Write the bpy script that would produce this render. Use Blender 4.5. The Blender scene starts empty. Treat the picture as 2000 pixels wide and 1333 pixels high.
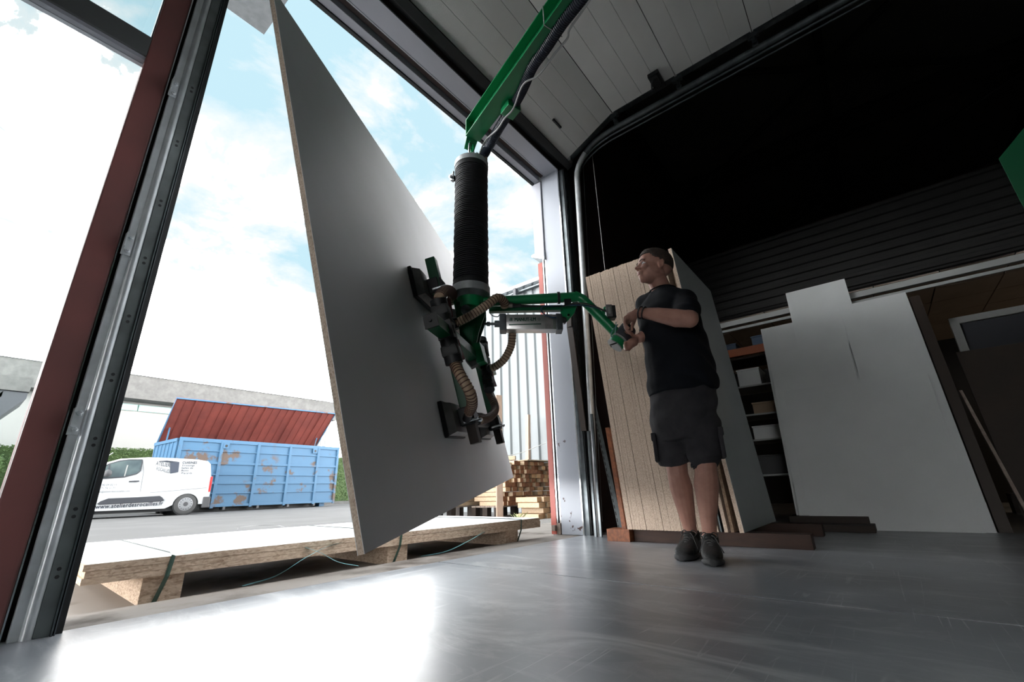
import bpy, bmesh, math, random
from mathutils import Vector, Matrix, noise
random.seed(7)
V = Vector
S = bpy.context.scene
C = S.collection
# ------------------------------------------------------------------ camera
FPX, TH, RO, YAW, HC = 854.421, 0.329445, -0.0280838, 0.672364, 0.37
_F = V((math.cos(YAW)*math.cos(TH), math.sin(YAW)*math.cos(TH), math.sin(TH)))
_R = V((math.sin(YAW), -math.cos(YAW), 0)); _U = _R.cross(_F)
_R, _U = _R*math.cos(RO)+_U*math.sin(RO), -_R*math.sin(RO)+_U*math.cos(RO)
CAM = V((0, 0, HC))
cd = bpy.data.cameras.new('camera'); cam = bpy.data.objects.new('camera', cd); C.objects.link(cam)
cd.sensor_width = 36; cd.lens = FPX/2000*36; cd.clip_start = .02; cd.clip_end = 2000
m = Matrix((_R, _U, -_F)).transposed().to_4x4(); m.translation = CAM; cam.matrix_world = m
S.camera = cam
# ------------------------------------------------------------------ view + world + sun
S.view_settings.view_transform = 'Standard'; S.view_settings.look = 'None'
S.view_settings.gamma = 1; S.view_settings.use_curve_mapping = False
S.view_settings.exposure = 0.6
S.cycles.max_bounces = 8; S.cycles.diffuse_bounces = 5
w = bpy.data.worlds.new('sky'); S.world = w; w.use_nodes = True
nt = w.node_tree; nt.nodes.clear()
def N(t, typ, **k):
    n = t.nodes.new(typ)
    for a, b in k.items():
        if a in n.inputs: n.inputs[a].default_value = b
        else: setattr(n, a, b)
    return n
o_ = N(nt, 'ShaderNodeOutputWorld'); bg = N(nt, 'ShaderNodeBackground')
tc = N(nt, 'ShaderNodeTexCoord')
mp = N(nt, 'ShaderNodeMapping'); mp.inputs['Scale'].default_value = (1, 1, 1.7); mp.inputs['Location'].default_value = (.55, .05, .3)
nz = N(nt, 'ShaderNodeTexNoise', Scale=2.6, Detail=8.0, Roughness=.62, Distortion=.35)
cr = N(nt, 'ShaderNodeValToRGB')
e = cr.color_ramp.elements
e[0].position = .44; e[0].color = (.033, .0475, .0535, 1)
e_ = e.new(.53); e_.color = (.053, .056, .057, 1)
e[len(e)-1].position = .64; e[len(e)-1].color = (1.0, 1.0, 1.0, 1)
sp = N(nt, 'ShaderNodeSeparateXYZ')
hz = N(nt, 'ShaderNodeMapRange'); hz.inputs[1].default_value = .12; hz.inputs[2].default_value = .40
mx = N(nt, 'ShaderNodeMix', data_type='RGBA'); mx.inputs[6].default_value = (1, 1, 1, 1)
L = nt.links.new
L(tc.outputs['Generated'], mp.inputs[0]); L(mp.outputs[0], nz.inputs['Vector']); L(nz.outputs[0], cr.inputs[0])
L(tc.outputs['Generated'], sp.inputs[0]); L(sp.outputs[2], hz.inputs[0]); L(hz.outputs[0], mx.inputs[0])
L(cr.outputs[0], mx.inputs[7]); L(mx.outputs[2], bg.inputs[0]); L(bg.outputs[0], o_.inputs[0])
bg.inputs[1].default_value = 12
sl = bpy.data.lights.new('sun', 'SUN'); sl.energy = 2.2; sl.angle = .35; sl.color = (1, .96, .9)
so = bpy.data.objects.new('sun', sl); C.objects.link(so)
so.rotation_euler = V((.8, -.03, -.62)).to_track_quat('-Z', 'Y').to_euler()
# ------------------------------------------------------------------ pixel helpers (measurements of the place)
def ray(x, y):
    return (_F*FPX + _R*(x-1000) - _U*(y-666.5)).normalized()
def onp(x, y, ax, val):
    d = ray(x, y); return CAM + d*((val-CAM[ax])/d[ax])
def hd(x, y, dist):
    d = ray(x, y); return CAM + d*(dist/math.hypot(d.x, d.y))
def onv(x, y, p0, p1):
    n = V((p1[1]-p0[1], -(p1[0]-p0[0]), 0)); d = ray(x, y)
    return CAM + d*((V((p0[0], p0[1], 0))-CAM).dot(n)/d.dot(n))
# ------------------------------------------------------------------ materials
def mat(name, col, rough=.6, metal=0, col2=None, ns=8, nd=3, lo=.35, hi=.65, bump=0, bs=40, spec=.5, vec=None, stretch=None, extra=None, emit=None, trans=0):
    m = bpy.data.materials.new(name); m.use_nodes = True; t = m.node_tree; b = t.nodes['Principled BSDF']
    b.inputs['Roughness'].default_value = rough; b.inputs['Metallic'].default_value = metal
    b.inputs['Specular IOR Level'].default_value = spec
    b.inputs['Base Color'].default_value = (*col, 1)
    tcn = N(t, 'ShaderNodeTexCoord'); mpn = N(t, 'ShaderNodeMapping')
    if stretch: mpn.inputs['Scale'].default_value = stretch
    t.links.new(tcn.outputs['Object'], mpn.inputs[0])
    if col2:
        n = N(t, 'ShaderNodeTexNoise', Scale=ns, Detail=nd, Roughness=.6); t.links.new(mpn.outputs[0], n.inputs['Vector'])
        r = N(t, 'ShaderNodeValToRGB'); r.color_ramp.elements[0].position = lo; r.color_ramp.elements[1].position = hi
        r.color_ramp.elements[0].color = (*col, 1); r.color_ramp.elements[1].color = (*col2, 1)
        t.links.new(n.outputs[0], r.inputs[0]); t.links.new(r.outputs[0], b.inputs['Base Color'])
    if bump:
        n2 = N(t, 'ShaderNodeTexNoise', Scale=bs, Detail=4.0); t.links.new(mpn.outputs[0], n2.inputs['Vector'])
        bp = N(t, 'ShaderNodeBump', Strength=bump, Distance=.01); t.links.new(n2.outputs[0], bp.inputs['Height']); t.links.new(bp.outputs[0], b.inputs['Normal'])
    if trans: b.inputs['Transmission Weight'].default_value = trans
    if emit:
        b.inputs['Emission Color'].default_value = (*emit[:3], 1); b.inputs['Emission Strength'].default_value = emit[3]
    return m
def chip(name, base, dark, light, sc=1, st=(1, 1, .55)):
    m = bpy.data.materials.new(name); m.use_nodes = True; t = m.node_tree; b = t.nodes['Principled BSDF']
    b.inputs['Roughness'].default_value = .85; b.inputs['Specular IOR Level'].default_value = .2
    g0 = N(t, 'ShaderNodeTexCoord'); oi = N(t, 'ShaderNodeObjectInfo'); g = N(t, 'ShaderNodeVectorMath', operation='MULTIPLY_ADD'); g.inputs[1].default_value = st
    cx = N(t, 'ShaderNodeCombineXYZ'); mm = N(t, 'ShaderNodeMath', operation='MULTIPLY'); mm.inputs[1].default_value = 37.0
    t.links.new(oi.outputs['Random'], mm.inputs[0])
    for q in range(3): t.links.new(mm.outputs[0], cx.inputs[q])
    t.links.new(g0.outputs['Object'], g.inputs[0]); t.links.new(cx.outputs[0], g.inputs[2])
    class _G: outputs = {'Object': g.outputs[0]}
    g = _G
    v = N(t, 'ShaderNodeTexVoronoi', Scale=170*sc); n = N(t, 'ShaderNodeTexNoise', Scale=90*sc, Detail=4.0, Roughness=.75)
    t.links.new(g.outputs['Object'], v.inputs['Vector']); t.links.new(g.outputs['Object'], n.inputs['Vector'])
    r = N(t, 'ShaderNodeValToRGB'); e = r.color_ramp.elements
    e[0].position = .0; e[0].color = (*dark, 1); e[1].position = 1; e[1].color = (*light, 1)
    e2 = e.new(.45); e2.color = (*base, 1)
    sx = N(t, 'ShaderNodeSeparateColor'); t.links.new(v.outputs['Color'], sx.inputs[0])
    ad = N(t, 'ShaderNodeMath', operation='MULTIPLY_ADD'); ad.inputs[1].default_value = .45
    t.links.new(sx.outputs[0], ad.inputs[0]); t.links.new(n.outputs[0], ad.inputs[2])
    sb = N(t, 'ShaderNodeMath', operation='SUBTRACT'); sb.inputs[1].default_value = .22
    t.links.new(ad.outputs[0], sb.inputs[0]); t.links.new(sb.outputs[0], r.inputs[0]); t.links.new(r.outputs[0], b.inputs['Base Color'])
    bp = N(t, 'ShaderNodeBump', Strength=.2, Distance=.002); t.links.new(n.outputs[0], bp.inputs['Height']); t.links.new(bp.outputs[0], b.inputs['Normal'])
    return m
M = {}
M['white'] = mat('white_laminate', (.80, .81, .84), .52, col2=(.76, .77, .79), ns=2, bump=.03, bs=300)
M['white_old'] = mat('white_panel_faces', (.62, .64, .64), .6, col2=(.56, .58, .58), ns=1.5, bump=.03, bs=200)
M['grey_lam'] = mat('grey_green_laminate', (.42, .45, .45), .5, col2=(.38, .41, .41), ns=2, bump=.05, bs=300)
M['chip'] = chip('chipboard', (.55, .43, .335), (.27, .18, .125), (.76, .64, .53), 1.9)
M['chip_flat'] = chip('chipboard_lying', (.50, .38, .28), (.22, .14, .09), (.72, .58, .45), .8, (.5, .5, 1.3))
M['chip_dk'] = chip('chipboard_dark', (.22, .15, .10), (.10, .06, .04), (.35, .26, .19))
M['galv'] = mat('galvanised_steel', (.72, .75, .77), .24, 1, col2=(.58, .61, .63), ns=14, bump=.05, bs=60)
M['galv_dk'] = mat('dark_galvanised_steel', (.16, .18, .19), .38, .9, col2=(.10, .115, .12), ns=10, bump=.05)
M['zinc'] = mat('dull_zinc_track', (.62, .65, .67), .38, .55, col2=(.48, .51, .52), ns=9, bump=.05, bs=60)
M['zinc_dk'] = mat('grey_green_track_steel', (.20, .225, .225), .35, .6, col2=(.13, .145, .145), ns=7, bump=.04)
M['bearer'] = mat('shaded_bearer_timber', (.045, .019, .011), .7, col2=(.03, .013, .008), ns=6, stretch=(8, 1, 8), bump=.1)  # bearer timber with the shadow under the stack put into its colour
M['black'] = mat('black_rubber', (.012, .013, .014), .55)
M['blackp'] = mat('black_plastic', (.016, .017, .018), .4)
M['bellow'] = mat('black_bellows_fabric', (.018, .019, .022), .5, bump=.2, bs=120)
M['green'] = mat('green_paint', (.005, .22, .075), .32, col2=(.004, .18, .06), ns=5)
M['green_dk'] = mat('green_paint_arm', (.0, .10, .035), .35, col2=(.0, .085, .03), ns=5)
M['alu'] = mat('brushed_aluminium', (.62, .62, .61), .32, .85, bump=.04, bs=200, stretch=(1, 1, 30))
M['red_frame'] = mat('dark_red_lacquered_frame', (.22, .080, .075), .42, col2=(.17, .070, .066), ns=3)
M['frame_grey'] = mat('dark_grey_lacquered_frame', (.10, .105, .105), .5, col2=(.085, .09, .09), ns=3)
M['red_trim'] = mat('coral_red_trim', (.34, .075, .055), .5)
M['door_panel'] = mat('light_grey_door_skin', (.76, .76, .74), .5, col2=(.72, .72, .70), ns=3, bump=.25, bs=260)
M['dark_wall'] = mat('dark_red_brown_wall', (.028, .012, .010), .7, col2=(.018, .010, .009), ns=2, bump=.1)
M['roof_dk'] = mat('dark_roof_lining', (.06, .062, .055), .9, col2=(.05, .052, .046), ns=1)
M['steel_bk'] = mat('black_roof_steel', (.008, .008, .008), .7)
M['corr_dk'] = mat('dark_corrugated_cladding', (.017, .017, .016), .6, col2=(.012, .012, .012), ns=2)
M['rail'] = mat('pale_rail_paint', (.34, .35, .34), .5)
M['tile'] = mat('beige_ceiling_tile', (.55, .45, .36), .8, col2=(.50, .41, .33), ns=4, bump=.1)
M['wood_or'] = mat('orange_brown_timber', (.26, .085, .03), .6, col2=(.16, .052, .022), ns=6, stretch=(1, 8, 8), bump=.1)
M['wood_dk'] = mat('dark_brown_timber', (.028, .017, .011), .7, col2=(.02, .013, .009), ns=6, bump=.1)
M['brown_board'] = mat('brown_fibreboard', (.030, .019, .013), .6, col2=(.024, .015, .011), ns=5)
M['pine'] = mat('fresh_pine', (.46, .27, .13), .65, col2=(.34, .17, .07), ns=9, nd=5, stretch=(6, 1, 6), bump=.1)
M['pine2'] = mat('orange_pine_end_grain', (.24, .088, .028), .7, col2=(.13, .042, .013), ns=14, nd=5, bump=.1)
M['pine3'] = mat('pale_pine_plank', (.50, .40, .28), .65, col2=(.40, .29, .19), ns=9, stretch=(1, 6, 6))
M['old_wood'] = mat('weathered_pallet_wood', (.30, .25, .21), .8, col2=(.18, .14, .12), ns=10, bump=.2)
M['blk_plank'] = mat('tall_plank_wood', (.45, .32, .24), .7, col2=(.36, .25, .19), ns=8, stretch=(8, 8, 1))
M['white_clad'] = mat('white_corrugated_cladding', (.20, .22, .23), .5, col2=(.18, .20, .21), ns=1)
M['concrete_w'] = mat('pale_concrete_fascia', (.135, .132, .127), .8, col2=(.095, .093, .09), ns=3, nd=8, bump=.2)
M['wall_w'] = mat('white_render', (.27, .27, .26), .8)
M['teal'] = mat('pale_green_window_frame', (.28, .50, .45), .5)
M['glass_b'] = mat('building_glazing', (.42, .52, .54), .1, spec=.8)
M['hedge'] = mat('hedge_leaves', (.03, .066, .012), .7, col2=(.07, .12, .03), ns=3, nd=6, lo=.3, hi=.7)
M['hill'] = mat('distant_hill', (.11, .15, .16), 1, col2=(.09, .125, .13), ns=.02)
M['paint_w'] = mat('white_van_paint', (.55, .56, .57), .25)
M['glass_v'] = mat('van_window_glass', (.035, .055, .07), .08, col2=(.11, .15, .15), ns=1.2, spec=.9)
M['tyre'] = mat('tyre_rubber', (.07, .07, .07), .8)
M['hub'] = mat('white_hub_cap', (.26, .265, .275), .4)
M['trim_grey'] = mat('grey_plastic_trim', (.05, .053, .062), .5)
M['bumper'] = mat('grey_bumper', (.075, .075, .08), .6)
M['tail'] = mat('tail_lamp_red', (.6, .03, .03), .3)
M['ink'] = mat('dark_blue_grey_lettering', (.022, .03, .045), .5)
M['ink_lt'] = mat('pale_grey_lettering', (.13, .14, .15), .5)
M['logo_side'] = mat('blue_grey_logo', (.05, .06, .085), .5)
M['ink_gn'] = mat('dark_green_lettering', (.01, .08, .05), .5)
M['gn_pale'] = mat('pale_green_print', (.60, .75, .62), .5)
M['cont_red'] = mat('red_oxide_lid', (.20, .045, .033), .65, col2=(.14, .032, .025), ns=1.2, nd=6, bump=.1)
M['hose_b'] = mat('beige_hose', (.42, .31, .21), .5, col2=(.38, .27, .18), ns=5)
M['hose_ring'] = mat('brown_hose_spiral', (.10, .045, .03), .5)
M['hose_k'] = mat('dark_blue_black_hose', (.028, .036, .055), .42)
M['wire'] = mat('light_grey_cable', (.42, .43, .43), .5)
M['lever'] = mat('dark_red_lever', (.07, .006, .010), .75, spec=.2)
M['blue_tube'] = mat('blue_air_tube', (.01, .05, .12), .4)
M['teal_tube'] = mat('teal_air_tube', (.10, .26, .28), .4)
M['pad'] = mat('suction_pad_steel', (.30, .29, .28), .45, .7, col2=(.22, .21, .21), ns=15)
M['strap'] = mat('green_strapping_band', (.03, .07, .05), .35, spec=.8)
M['shirt'] = mat('black_cotton', (.0035, .0045, .007), .9, col2=(.0055, .007, .010), ns=6, bump=.35, bs=14, spec=.2)
M['shorts'] = mat('charcoal_canvas', (.040, .038, .042), .9, col2=(.028, .027, .030), ns=10, bump=.4, bs=22, spec=.2)
M['skin'] = mat('skin', (.42, .22, .165), .5, col2=(.36, .18, .135), ns=18, bump=.05, bs=90, spec=.4)
M['hair'] = mat('dark_brown_hair', (.045, .026, .018), .7, col2=(.022, .014, .010), ns=40, bump=.6, bs=150)
M['eye'] = mat('eye_white', (.65, .63, .62), .2)
M['iris'] = mat('iris', (.05, .04, .03), .2)
M['lip'] = mat('lips', (.34, .13, .11), .5)
M['shoe'] = mat('black_shoe_leather', (.007, .008, .008), .6, bump=.3, bs=60)
M['sole'] = mat('dark_grey_sole', (.018, .019, .020), .6)
M['lace'] = mat('grey_laces', (.06, .06, .06), .8)
M['band'] = mat('black_wristband', (.012, .012, .014), .35)
M['box_or'] = mat('orange_rack_beam', (.42, .11, .03), .5)
M['box_bl'] = mat('blue_crate', (.02, .06, .13), .5)
M['card'] = mat('cardboard', (.30, .22, .15), .8)
M['plant'] = mat('grass_tuft', (.35, .40, .18), .7)
def glass(name):
    m = bpy.data.materials.new(name); m.use_nodes = True; t = m.node_tree; t.nodes.clear()
    o = N(t, 'ShaderNodeOutputMaterial'); mx = N(t, 'ShaderNodeMixShader'); a = N(t, 'ShaderNodeBsdfTransparent'); g = N(t, 'ShaderNodeBsdfGlossy', Roughness=.02)
    a.inputs[0].default_value = (.93, .96, .96, 1); f = N(t, 'ShaderNodeFresnel', IOR=1.3)
    t.links.new(f.outputs[0], mx.inputs[0]); t.links.new(a.outputs[0], mx.inputs[1]); t.links.new(g.outputs[0], mx.inputs[2]); t.links.new(mx.outputs[0], o.inputs[0])
    return m
M['glass'] = glass('window_glass')
def floor_mat():
    m = bpy.data.materials.new('polished_concrete'); m.use_nodes = True; t = m.node_tree; b = t.nodes['Principled BSDF']; k = t.links.new
    g = N(t, 'ShaderNodeTexCoord')
    n1 = N(t, 'ShaderNodeTexNoise', Scale=1.3, Detail=6.0, Roughness=.6); k(g.outputs['Object'], n1.inputs['Vector'])
    r = N(t, 'ShaderNodeValToRGB'); e = r.color_ramp.elements
    e[0].position = .3; e[0].color = (.12, .137, .16, 1); e[1].position = .72; e[1].color = (.36, .38, .41, 1)
    k(n1.outputs[0], r.inputs[0])
    # long fine scratches in three directions, broken by a mask
    last = None
    for i, (rz, sc, dist, wd) in enumerate([(.5, (.30, 11, 1), 1.2, .006), (1.9, (.35, 12, 1), 1.6, .006), (2.6, (.25, 9, 1), 2.5, .006), (1.2, (.9, 1.7, 1), 2.0, .0028)]):
        mp = N(t, 'ShaderNodeMapping'); mp.inputs['Rotation'].default_value = (0, 0, rz); mp.inputs['Scale'].default_value = sc; k(g.outputs['Object'], mp.inputs[0])
        vn = N(t, 'ShaderNodeTexNoise', Scale=.8, Detail=1.0, Distortion=.0); k(mp.outputs[0], vn.inputs['Vector'])
        s1 = N(t, 'ShaderNodeMath', operation='SUBTRACT'); s1.inputs[1].default_value = .5; k(vn.outputs[0], s1.inputs[0])
        ab = N(t, 'ShaderNodeMath', operation='ABSOLUTE'); k(s1.outputs[0], ab.inputs[0])
        lt = N(t, 'ShaderNodeMapRange'); lt.inputs[1].default_value = 0; lt.inputs[2].default_value = wd; lt.inputs[3].default_value = 1; lt.inputs[4].default_value = 0; k(ab.outputs[0], lt.inputs[0])
        mk = N(t, 'ShaderNodeTexNoise', Scale=2.2+i, Detail=3.0); mpp = N(t, 'ShaderNodeMapping'); mpp.inputs['Location'].default_value = (i*3.7, i, 0); k(g.outputs['Object'], mpp.inputs[0]); k(mpp.outputs[0], mk.inputs['Vector'])
        mr = N(t, 'ShaderNodeMapRange'); mr.inputs[1].default_value = .53; mr.inputs[2].default_value = .66; k(mk.outputs[0], mr.inputs[0])
        mu = N(t, 'ShaderNodeMath', operation='MULTIPLY'); k(lt.outputs[0], mu.inputs[0]); k(mr.outputs[0], mu.inputs[1])
        if last:
            mm = N(t, 'ShaderNodeMath', operation='MAXIMUM'); k(last.outputs[0], mm.inputs[0]); k(mu.outputs[0], mm.inputs[1]); last = mm
        else: last = mu
    # cloudy pale scuffs
    n3 = N(t, 'ShaderNodeTexNoise', Scale=2.0, Detail=8.0, Roughness=.7, Distortion=1.2); mp3 = N(t, 'ShaderNodeMapping'); mp3.inputs['Scale'].default_value = (2.4, .8, 1); mp3.inputs['Rotation'].default_value = (0, 0, -.9)
    k(g.outputs['Object'], mp3.inputs[0]); k(mp3.outputs[0], n3.inputs['Vector'])
    r3 = N(t, 'ShaderNodeMapRange'); r3.inputs[1].default_value = .50; r3.inputs[2].default_value = .78; r3.inputs[4].default_value = .75; k(n3.outputs[0], r3.inputs[0])
    mm = N(t, 'ShaderNodeMath', operation='MULTIPLY'); mm.inputs[1].default_value = .6; k(last.outputs[0], mm.inputs[0])
    mt = N(t, 'ShaderNodeMath', operation='MAXIMUM'); k(mm.outputs[0], mt.inputs[0]); k(r3.outputs[0], mt.inputs[1])
    mx = N(t, 'ShaderNodeMix', data_type='RGBA'); mx.inputs[7].default_value = (.78, .78, .78, 1); k(mt.outputs[0], mx.inputs[0]); k(r.outputs[0], mx.inputs[6]); k(mx.outputs[2], b.inputs['Base Color'])
    rr = N(t, 'ShaderNodeMapRange'); rr.inputs[3].default_value = .30; rr.inputs[4].default_value = .52; k(n1.outputs[0], rr.inputs[0])
    ra = N(t, 'ShaderNodeMath', operation='MULTIPLY_ADD'); ra.inputs[1].default_value = .25; k(mt.outputs[0], ra.inputs[0]); k(rr.outputs[0], ra.inputs[2]); k(ra.outputs[0], b.inputs['Roughness'])
    nb = N(t, 'ShaderNodeTexNoise', Scale=3.5, Detail=3.0); k(g.outputs['Object'], nb.inputs['Vector'])
    bp = N(t, 'ShaderNodeBump', Strength=.16, Distance=.02); k(nb.outputs[0], bp.inputs['Height']); k(bp.outputs[0], b.inputs['Normal'])
    b.inputs['Specular IOR Level'].default_value = 1.0; b.inputs['Coat Weight'].default_value = .5; b.inputs['Coat Roughness'].default_value = .30; b.inputs['Coat IOR'].default_value = 1.6
    return m
M['floor'] = floor_mat()
def spots(name, base, spot, scale, lo, hi, rough=.45, base2=None, mask=None, zmax=None):
    m = bpy.data.materials.new(name); m.use_nodes = True; t = m.node_tree; b = t.nodes['Principled BSDF']; k = t.links.new
    b.inputs['Roughness'].default_value = rough
    g = N(t, 'ShaderNodeTexCoord'); n = N(t, 'ShaderNodeTexNoise', Scale=scale, Detail=6.0, Roughness=.6); k(g.outputs['Object'], n.inputs['Vector'])
    r = N(t, 'ShaderNodeMapRange'); r.inputs[1].default_value = lo; r.inputs[2].default_value = hi; k(n.outputs[0], r.inputs[0]); f = r
    if mask:
        n2 = N(t, 'ShaderNodeTexNoise', Scale=mask[0], Detail=2.0); k(g.outputs['Object'], n2.inputs['Vector'])
        r2 = N(t, 'ShaderNodeMapRange'); r2.inputs[1].default_value = mask[1]; r2.inputs[2].default_value = mask[1]+.05; k(n2.outputs[0], r2.inputs[0])
        f = N(t, 'ShaderNodeMath', operation='MULTIPLY'); k(r.outputs[0], f.inputs[0]); k(r2.outputs[0], f.inputs[1])
    if zmax:
        sz = N(t, 'ShaderNodeSeparateXYZ'); k(g.outputs['Object'], sz.inputs[0])
        rz = N(t, 'ShaderNodeMapRange'); rz.inputs[1].default_value = zmax; rz.inputs[2].default_value = zmax+.15; rz.inputs[3].default_value = 1; rz.inputs[4].default_value = 0; k(sz.outputs[2], rz.inputs[0])
        f2 = N(t, 'ShaderNodeMath', operation='MULTIPLY'); k(f.outputs[0], f2.inputs[0]); k(rz.outputs[0], f2.inputs[1]); f = f2
    mx = N(t, 'ShaderNodeMix', data_type='RGBA'); mx.inputs[6].default_value = (*base, 1); mx.inputs[7].default_value = (*spot, 1); k(f.outputs[0], mx.inputs[0])
    if base2:
        n3 = N(t, 'ShaderNodeTexNoise', Scale=scale*.6, Detail=4.0); k(g.outputs['Object'], n3.inputs['Vector'])
        m3 = N(t, 'ShaderNodeMix', data_type='RGBA'); m3.inputs[6].default_value = (*base, 1); m3.inputs[7].default_value = (*base2, 1); k(n3.outputs[0], m3.inputs[0]); k(m3.outputs[2], mx.inputs[6])
    k(mx.outputs[2], b.inputs['Base Color'])
    return m
M['jamb'] = spots('lilac_grey_paint_with_rust', (.33, .355, .40), (.05, .022, .015), 11, .625, .635, .4, zmax=.75)
M['jamb_top'] = mat('lilac_grey_paint', (.37, .375, .42), .42, col2=(.34, .35, .39), ns=3)
M['cont_blue'] = spots('blue_container_paint', (.045, .125, .225), (.10, .068, .052), 1.3, .55, .60, .6, base2=(.065, .16, .27), mask=(.5, .44))
M['asphalt'] = spots('pale_asphalt_yard', (.085, .085, .087), (.115, .115, .115), .8, .45, .6, .85, base2=(.10, .10, .10))
M['apron'] = spots('stained_concrete_apron', (.30, .275, .25), (.09, .072, .058), 2.6, .5, .66, .8, base2=(.22, .195, .175))
M['gravel'] = spots('gravel_ground', (.24, .23, .22), (.10, .095, .09), 60, .5, .56, .9, base2=(.28, .27, .26))
# ------------------------------------------------------------------ mesh builder
class MB:
    def __init__(s): s.v = []; s.f = []; s.m = []; s.mi = 0
    def add(s, vs, fs):
        b = len(s.v); s.v += [V(p) for p in vs]
        for f in fs: s.f.append([b+i for i in f]); s.m.append(s.mi)
        return s
    def box(s, a, b):
        x0, x1 = sorted((a[0], b[0])); y0, y1 = sorted((a[1], b[1])); z0, z1 = sorted((a[2], b[2]))
        return s.add([(x0,y0,z0),(x1,y0,z0),(x1,y1,z0),(x0,y1,z0),(x0,y0,z1),(x1,y0,z1),(x1,y1,z1),(x0,y1,z1)],
                     [(3,2,1,0),(4,5,6,7),(0,1,5,4),(1,2,6,5),(2,3,7,6),(3,0,4,7)])
    def obox(s, o, a, b, c):
        o, a, b, c = V(o), V(a), V(b), V(c)
        if a.cross(b).dot(c) < 0: a, b = b, a
        return s.add([o,o+a,o+a+b,o+b,o+c,o+a+c,o+a+b+c,o+b+c], [(3,2,1,0),(4,5,6,7),(0,1,5,4),(1,2,6,5),(2,3,7,6),(3,0,4,7)])
    def cbox(s, c, a, b, d):      # centre + full axis vectors
        c, a, b, d = V(c), V(a), V(b), V(d); return s.obox(c-a/2-b/2-d/2, a, b, d)
    def prism(s, poly, ext):
        poly = [V(p) for p in poly]; ext = V(ext); n = len(poly)
        nn = V((0,0,0))
        for i in range(n): nn += (poly[i]-poly[0]).cross(poly[(i+1)%n]-poly[0])
        if nn.dot(ext) > 0: poly.reverse()
        # now poly normal points against ext
        return s.add(poly+[p+ext for p in poly], [tuple(range(n)), tuple(range(2*n-1, n-1, -1))]+[(i, i+n, (i+1)%n+n, (i+1)%n) for i in range(n)])
    def tube(s, pts, r, n=10, cap=True, sq=None, flat=None):
        pts = [V(p) for p in pts]; k = len(pts)
        rs = r if isinstance(r, (list, tuple)) else [r]*k
        t = [(pts[min(i+1,k-1)]-pts[max(i-1,0)]).normalized() for i in range(k)]
        up = V((0,0,1)) if abs(t[0].z) < .9 else V((1,0,0))
        if flat: up = V(flat)
        u = (up-t[0]*up.dot(t[0])).normalized(); vs = []
        for i in range(k):
            u = (u-t[i]*u.dot(t[i])).normalized(); w_ = t[i].cross(u)
            ri = rs[i]; ru, rw = ri if isinstance(ri, (list, tuple)) else (ri, ri)
            for j in range(n):
                a = 2*math.pi*j/n + (math.pi/4 if sq else 0); vs.append(pts[i]+u*math.cos(a)*ru+w_*math.sin(a)*rw)
        fs = [(i*n+j, i*n+(j+1)%n, (i+1)*n+(j+1)%n, (i+1)*n+j) for i in range(k-1) for j in range(n)]
        if cap: fs += [tuple(range(n-1,-1,-1)), tuple((k-1)*n+j for j in range(n))]
        return s.add(vs, fs)
    def sqt(s, p, q, wd): return s.tube([p, q], wd/math.sqrt(2), 4, sq=1)
    def ell(s, c, r, rot=None, n=16, k=10):
        c = V(c); rr = r if isinstance(r, (list, tuple)) else (r, r, r); vs = [V((0,0,-rr[2]))]
        for i in range(1, k):
            ph = math.pi*i/k
            for j in range(n):
                a = 2*math.pi*j/n; vs.append(V((math.sin(ph)*math.cos(a)*rr[0], math.sin(ph)*math.sin(a)*rr[1], -math.cos(ph)*rr[2])))
        vs.append(V((0,0,rr[2])))
        if rot is not None: vs = [rot @ p for p in vs]
        vs = [c+p for p in vs]; T = len(vs)-1
        fs = [(0, 1+(j+1)%n, 1+j) for j in range(n)]
        fs += [(1+(i-1)*n+j, 1+(i-1)*n+(j+1)%n, 1+i*n+(j+1)%n, 1+i*n+j) for i in range(1, k-1) for j in range(n)]
        fs += [(1+(k-2)*n+j, 1+(k-2)*n+(j+1)%n, T) for j in range(n)]
        return s.add(vs, fs)
    def limb(s, pts, rs, n=14):
        s.tube(pts, rs, n)
        for p, r in zip(pts, rs):
            r0 = max(r) if isinstance(r, (list, tuple)) else r
            if not isinstance(r, (list, tuple)): s.ell(p, r0, n=14, k=8)
        return s
    def lathe(s, base, axis, prof, n=28):
        axis = V(axis).normalized(); base = V(base)
        u = axis.orthogonal().normalized(); w_ = axis.cross(u); vs = []
        for (r, h) in prof:
            for j in range(n):
                a = 2*math.pi*j/n; vs.append(base+axis*h+(u*math.cos(a)+w_*math.sin(a))*r)
        k = len(prof)
        fs = [(i*n+j, i*n+(j+1)%n, (i+1)*n+(j+1)%n, (i+1)*n+j) for i in range(k-1) for j in range(n)]
        fs += [tuple(range(n-1,-1,-1)), tuple((k-1)*n+j for j in range(n))]
        return s.add(vs, fs)
    def mesh(s, name, mats, org=V((0,0,0)), smooth=False, bevel=0):
        me = bpy.data.meshes.new(name); me.from_pydata([p-org for p in s.v], [], s.f)
        mats = mats if isinstance(mats, (list, tuple)) else [mats]
        for q in mats: me.materials.append(q)
        me.polygons.foreach_set('material_index', s.m)
        bm = bmesh.new(); bm.from_mesh(me)
        if bevel:
            es = [e for e in bm.edges if len(e.link_faces) == 2 and e.calc_face_angle(0) > .6]
            bmesh.ops.bevel(bm, geom=es, offset=bevel, segments=2, affect='EDGES', profile=.6, clamp_overlap=True)
        bm.to_mesh(me); bm.free()
        if smooth:
            me.polygons.foreach_set('use_smooth', [True]*len(me.polygons))
            if smooth != 'all': me.set_sharp_from_angle(angle=math.radians(38))
        me.update(); return me
ORG = {}
def thing(name, label, cat, loc, group=None):
    o = bpy.data.objects.new(name, None); C.objects.link(o); o.location = loc; o.empty_display_size = .1
    o['label'] = label; o['category'] = cat
    if group: o['group'] = group
    ORG[o.name] = V(loc); return o
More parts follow.
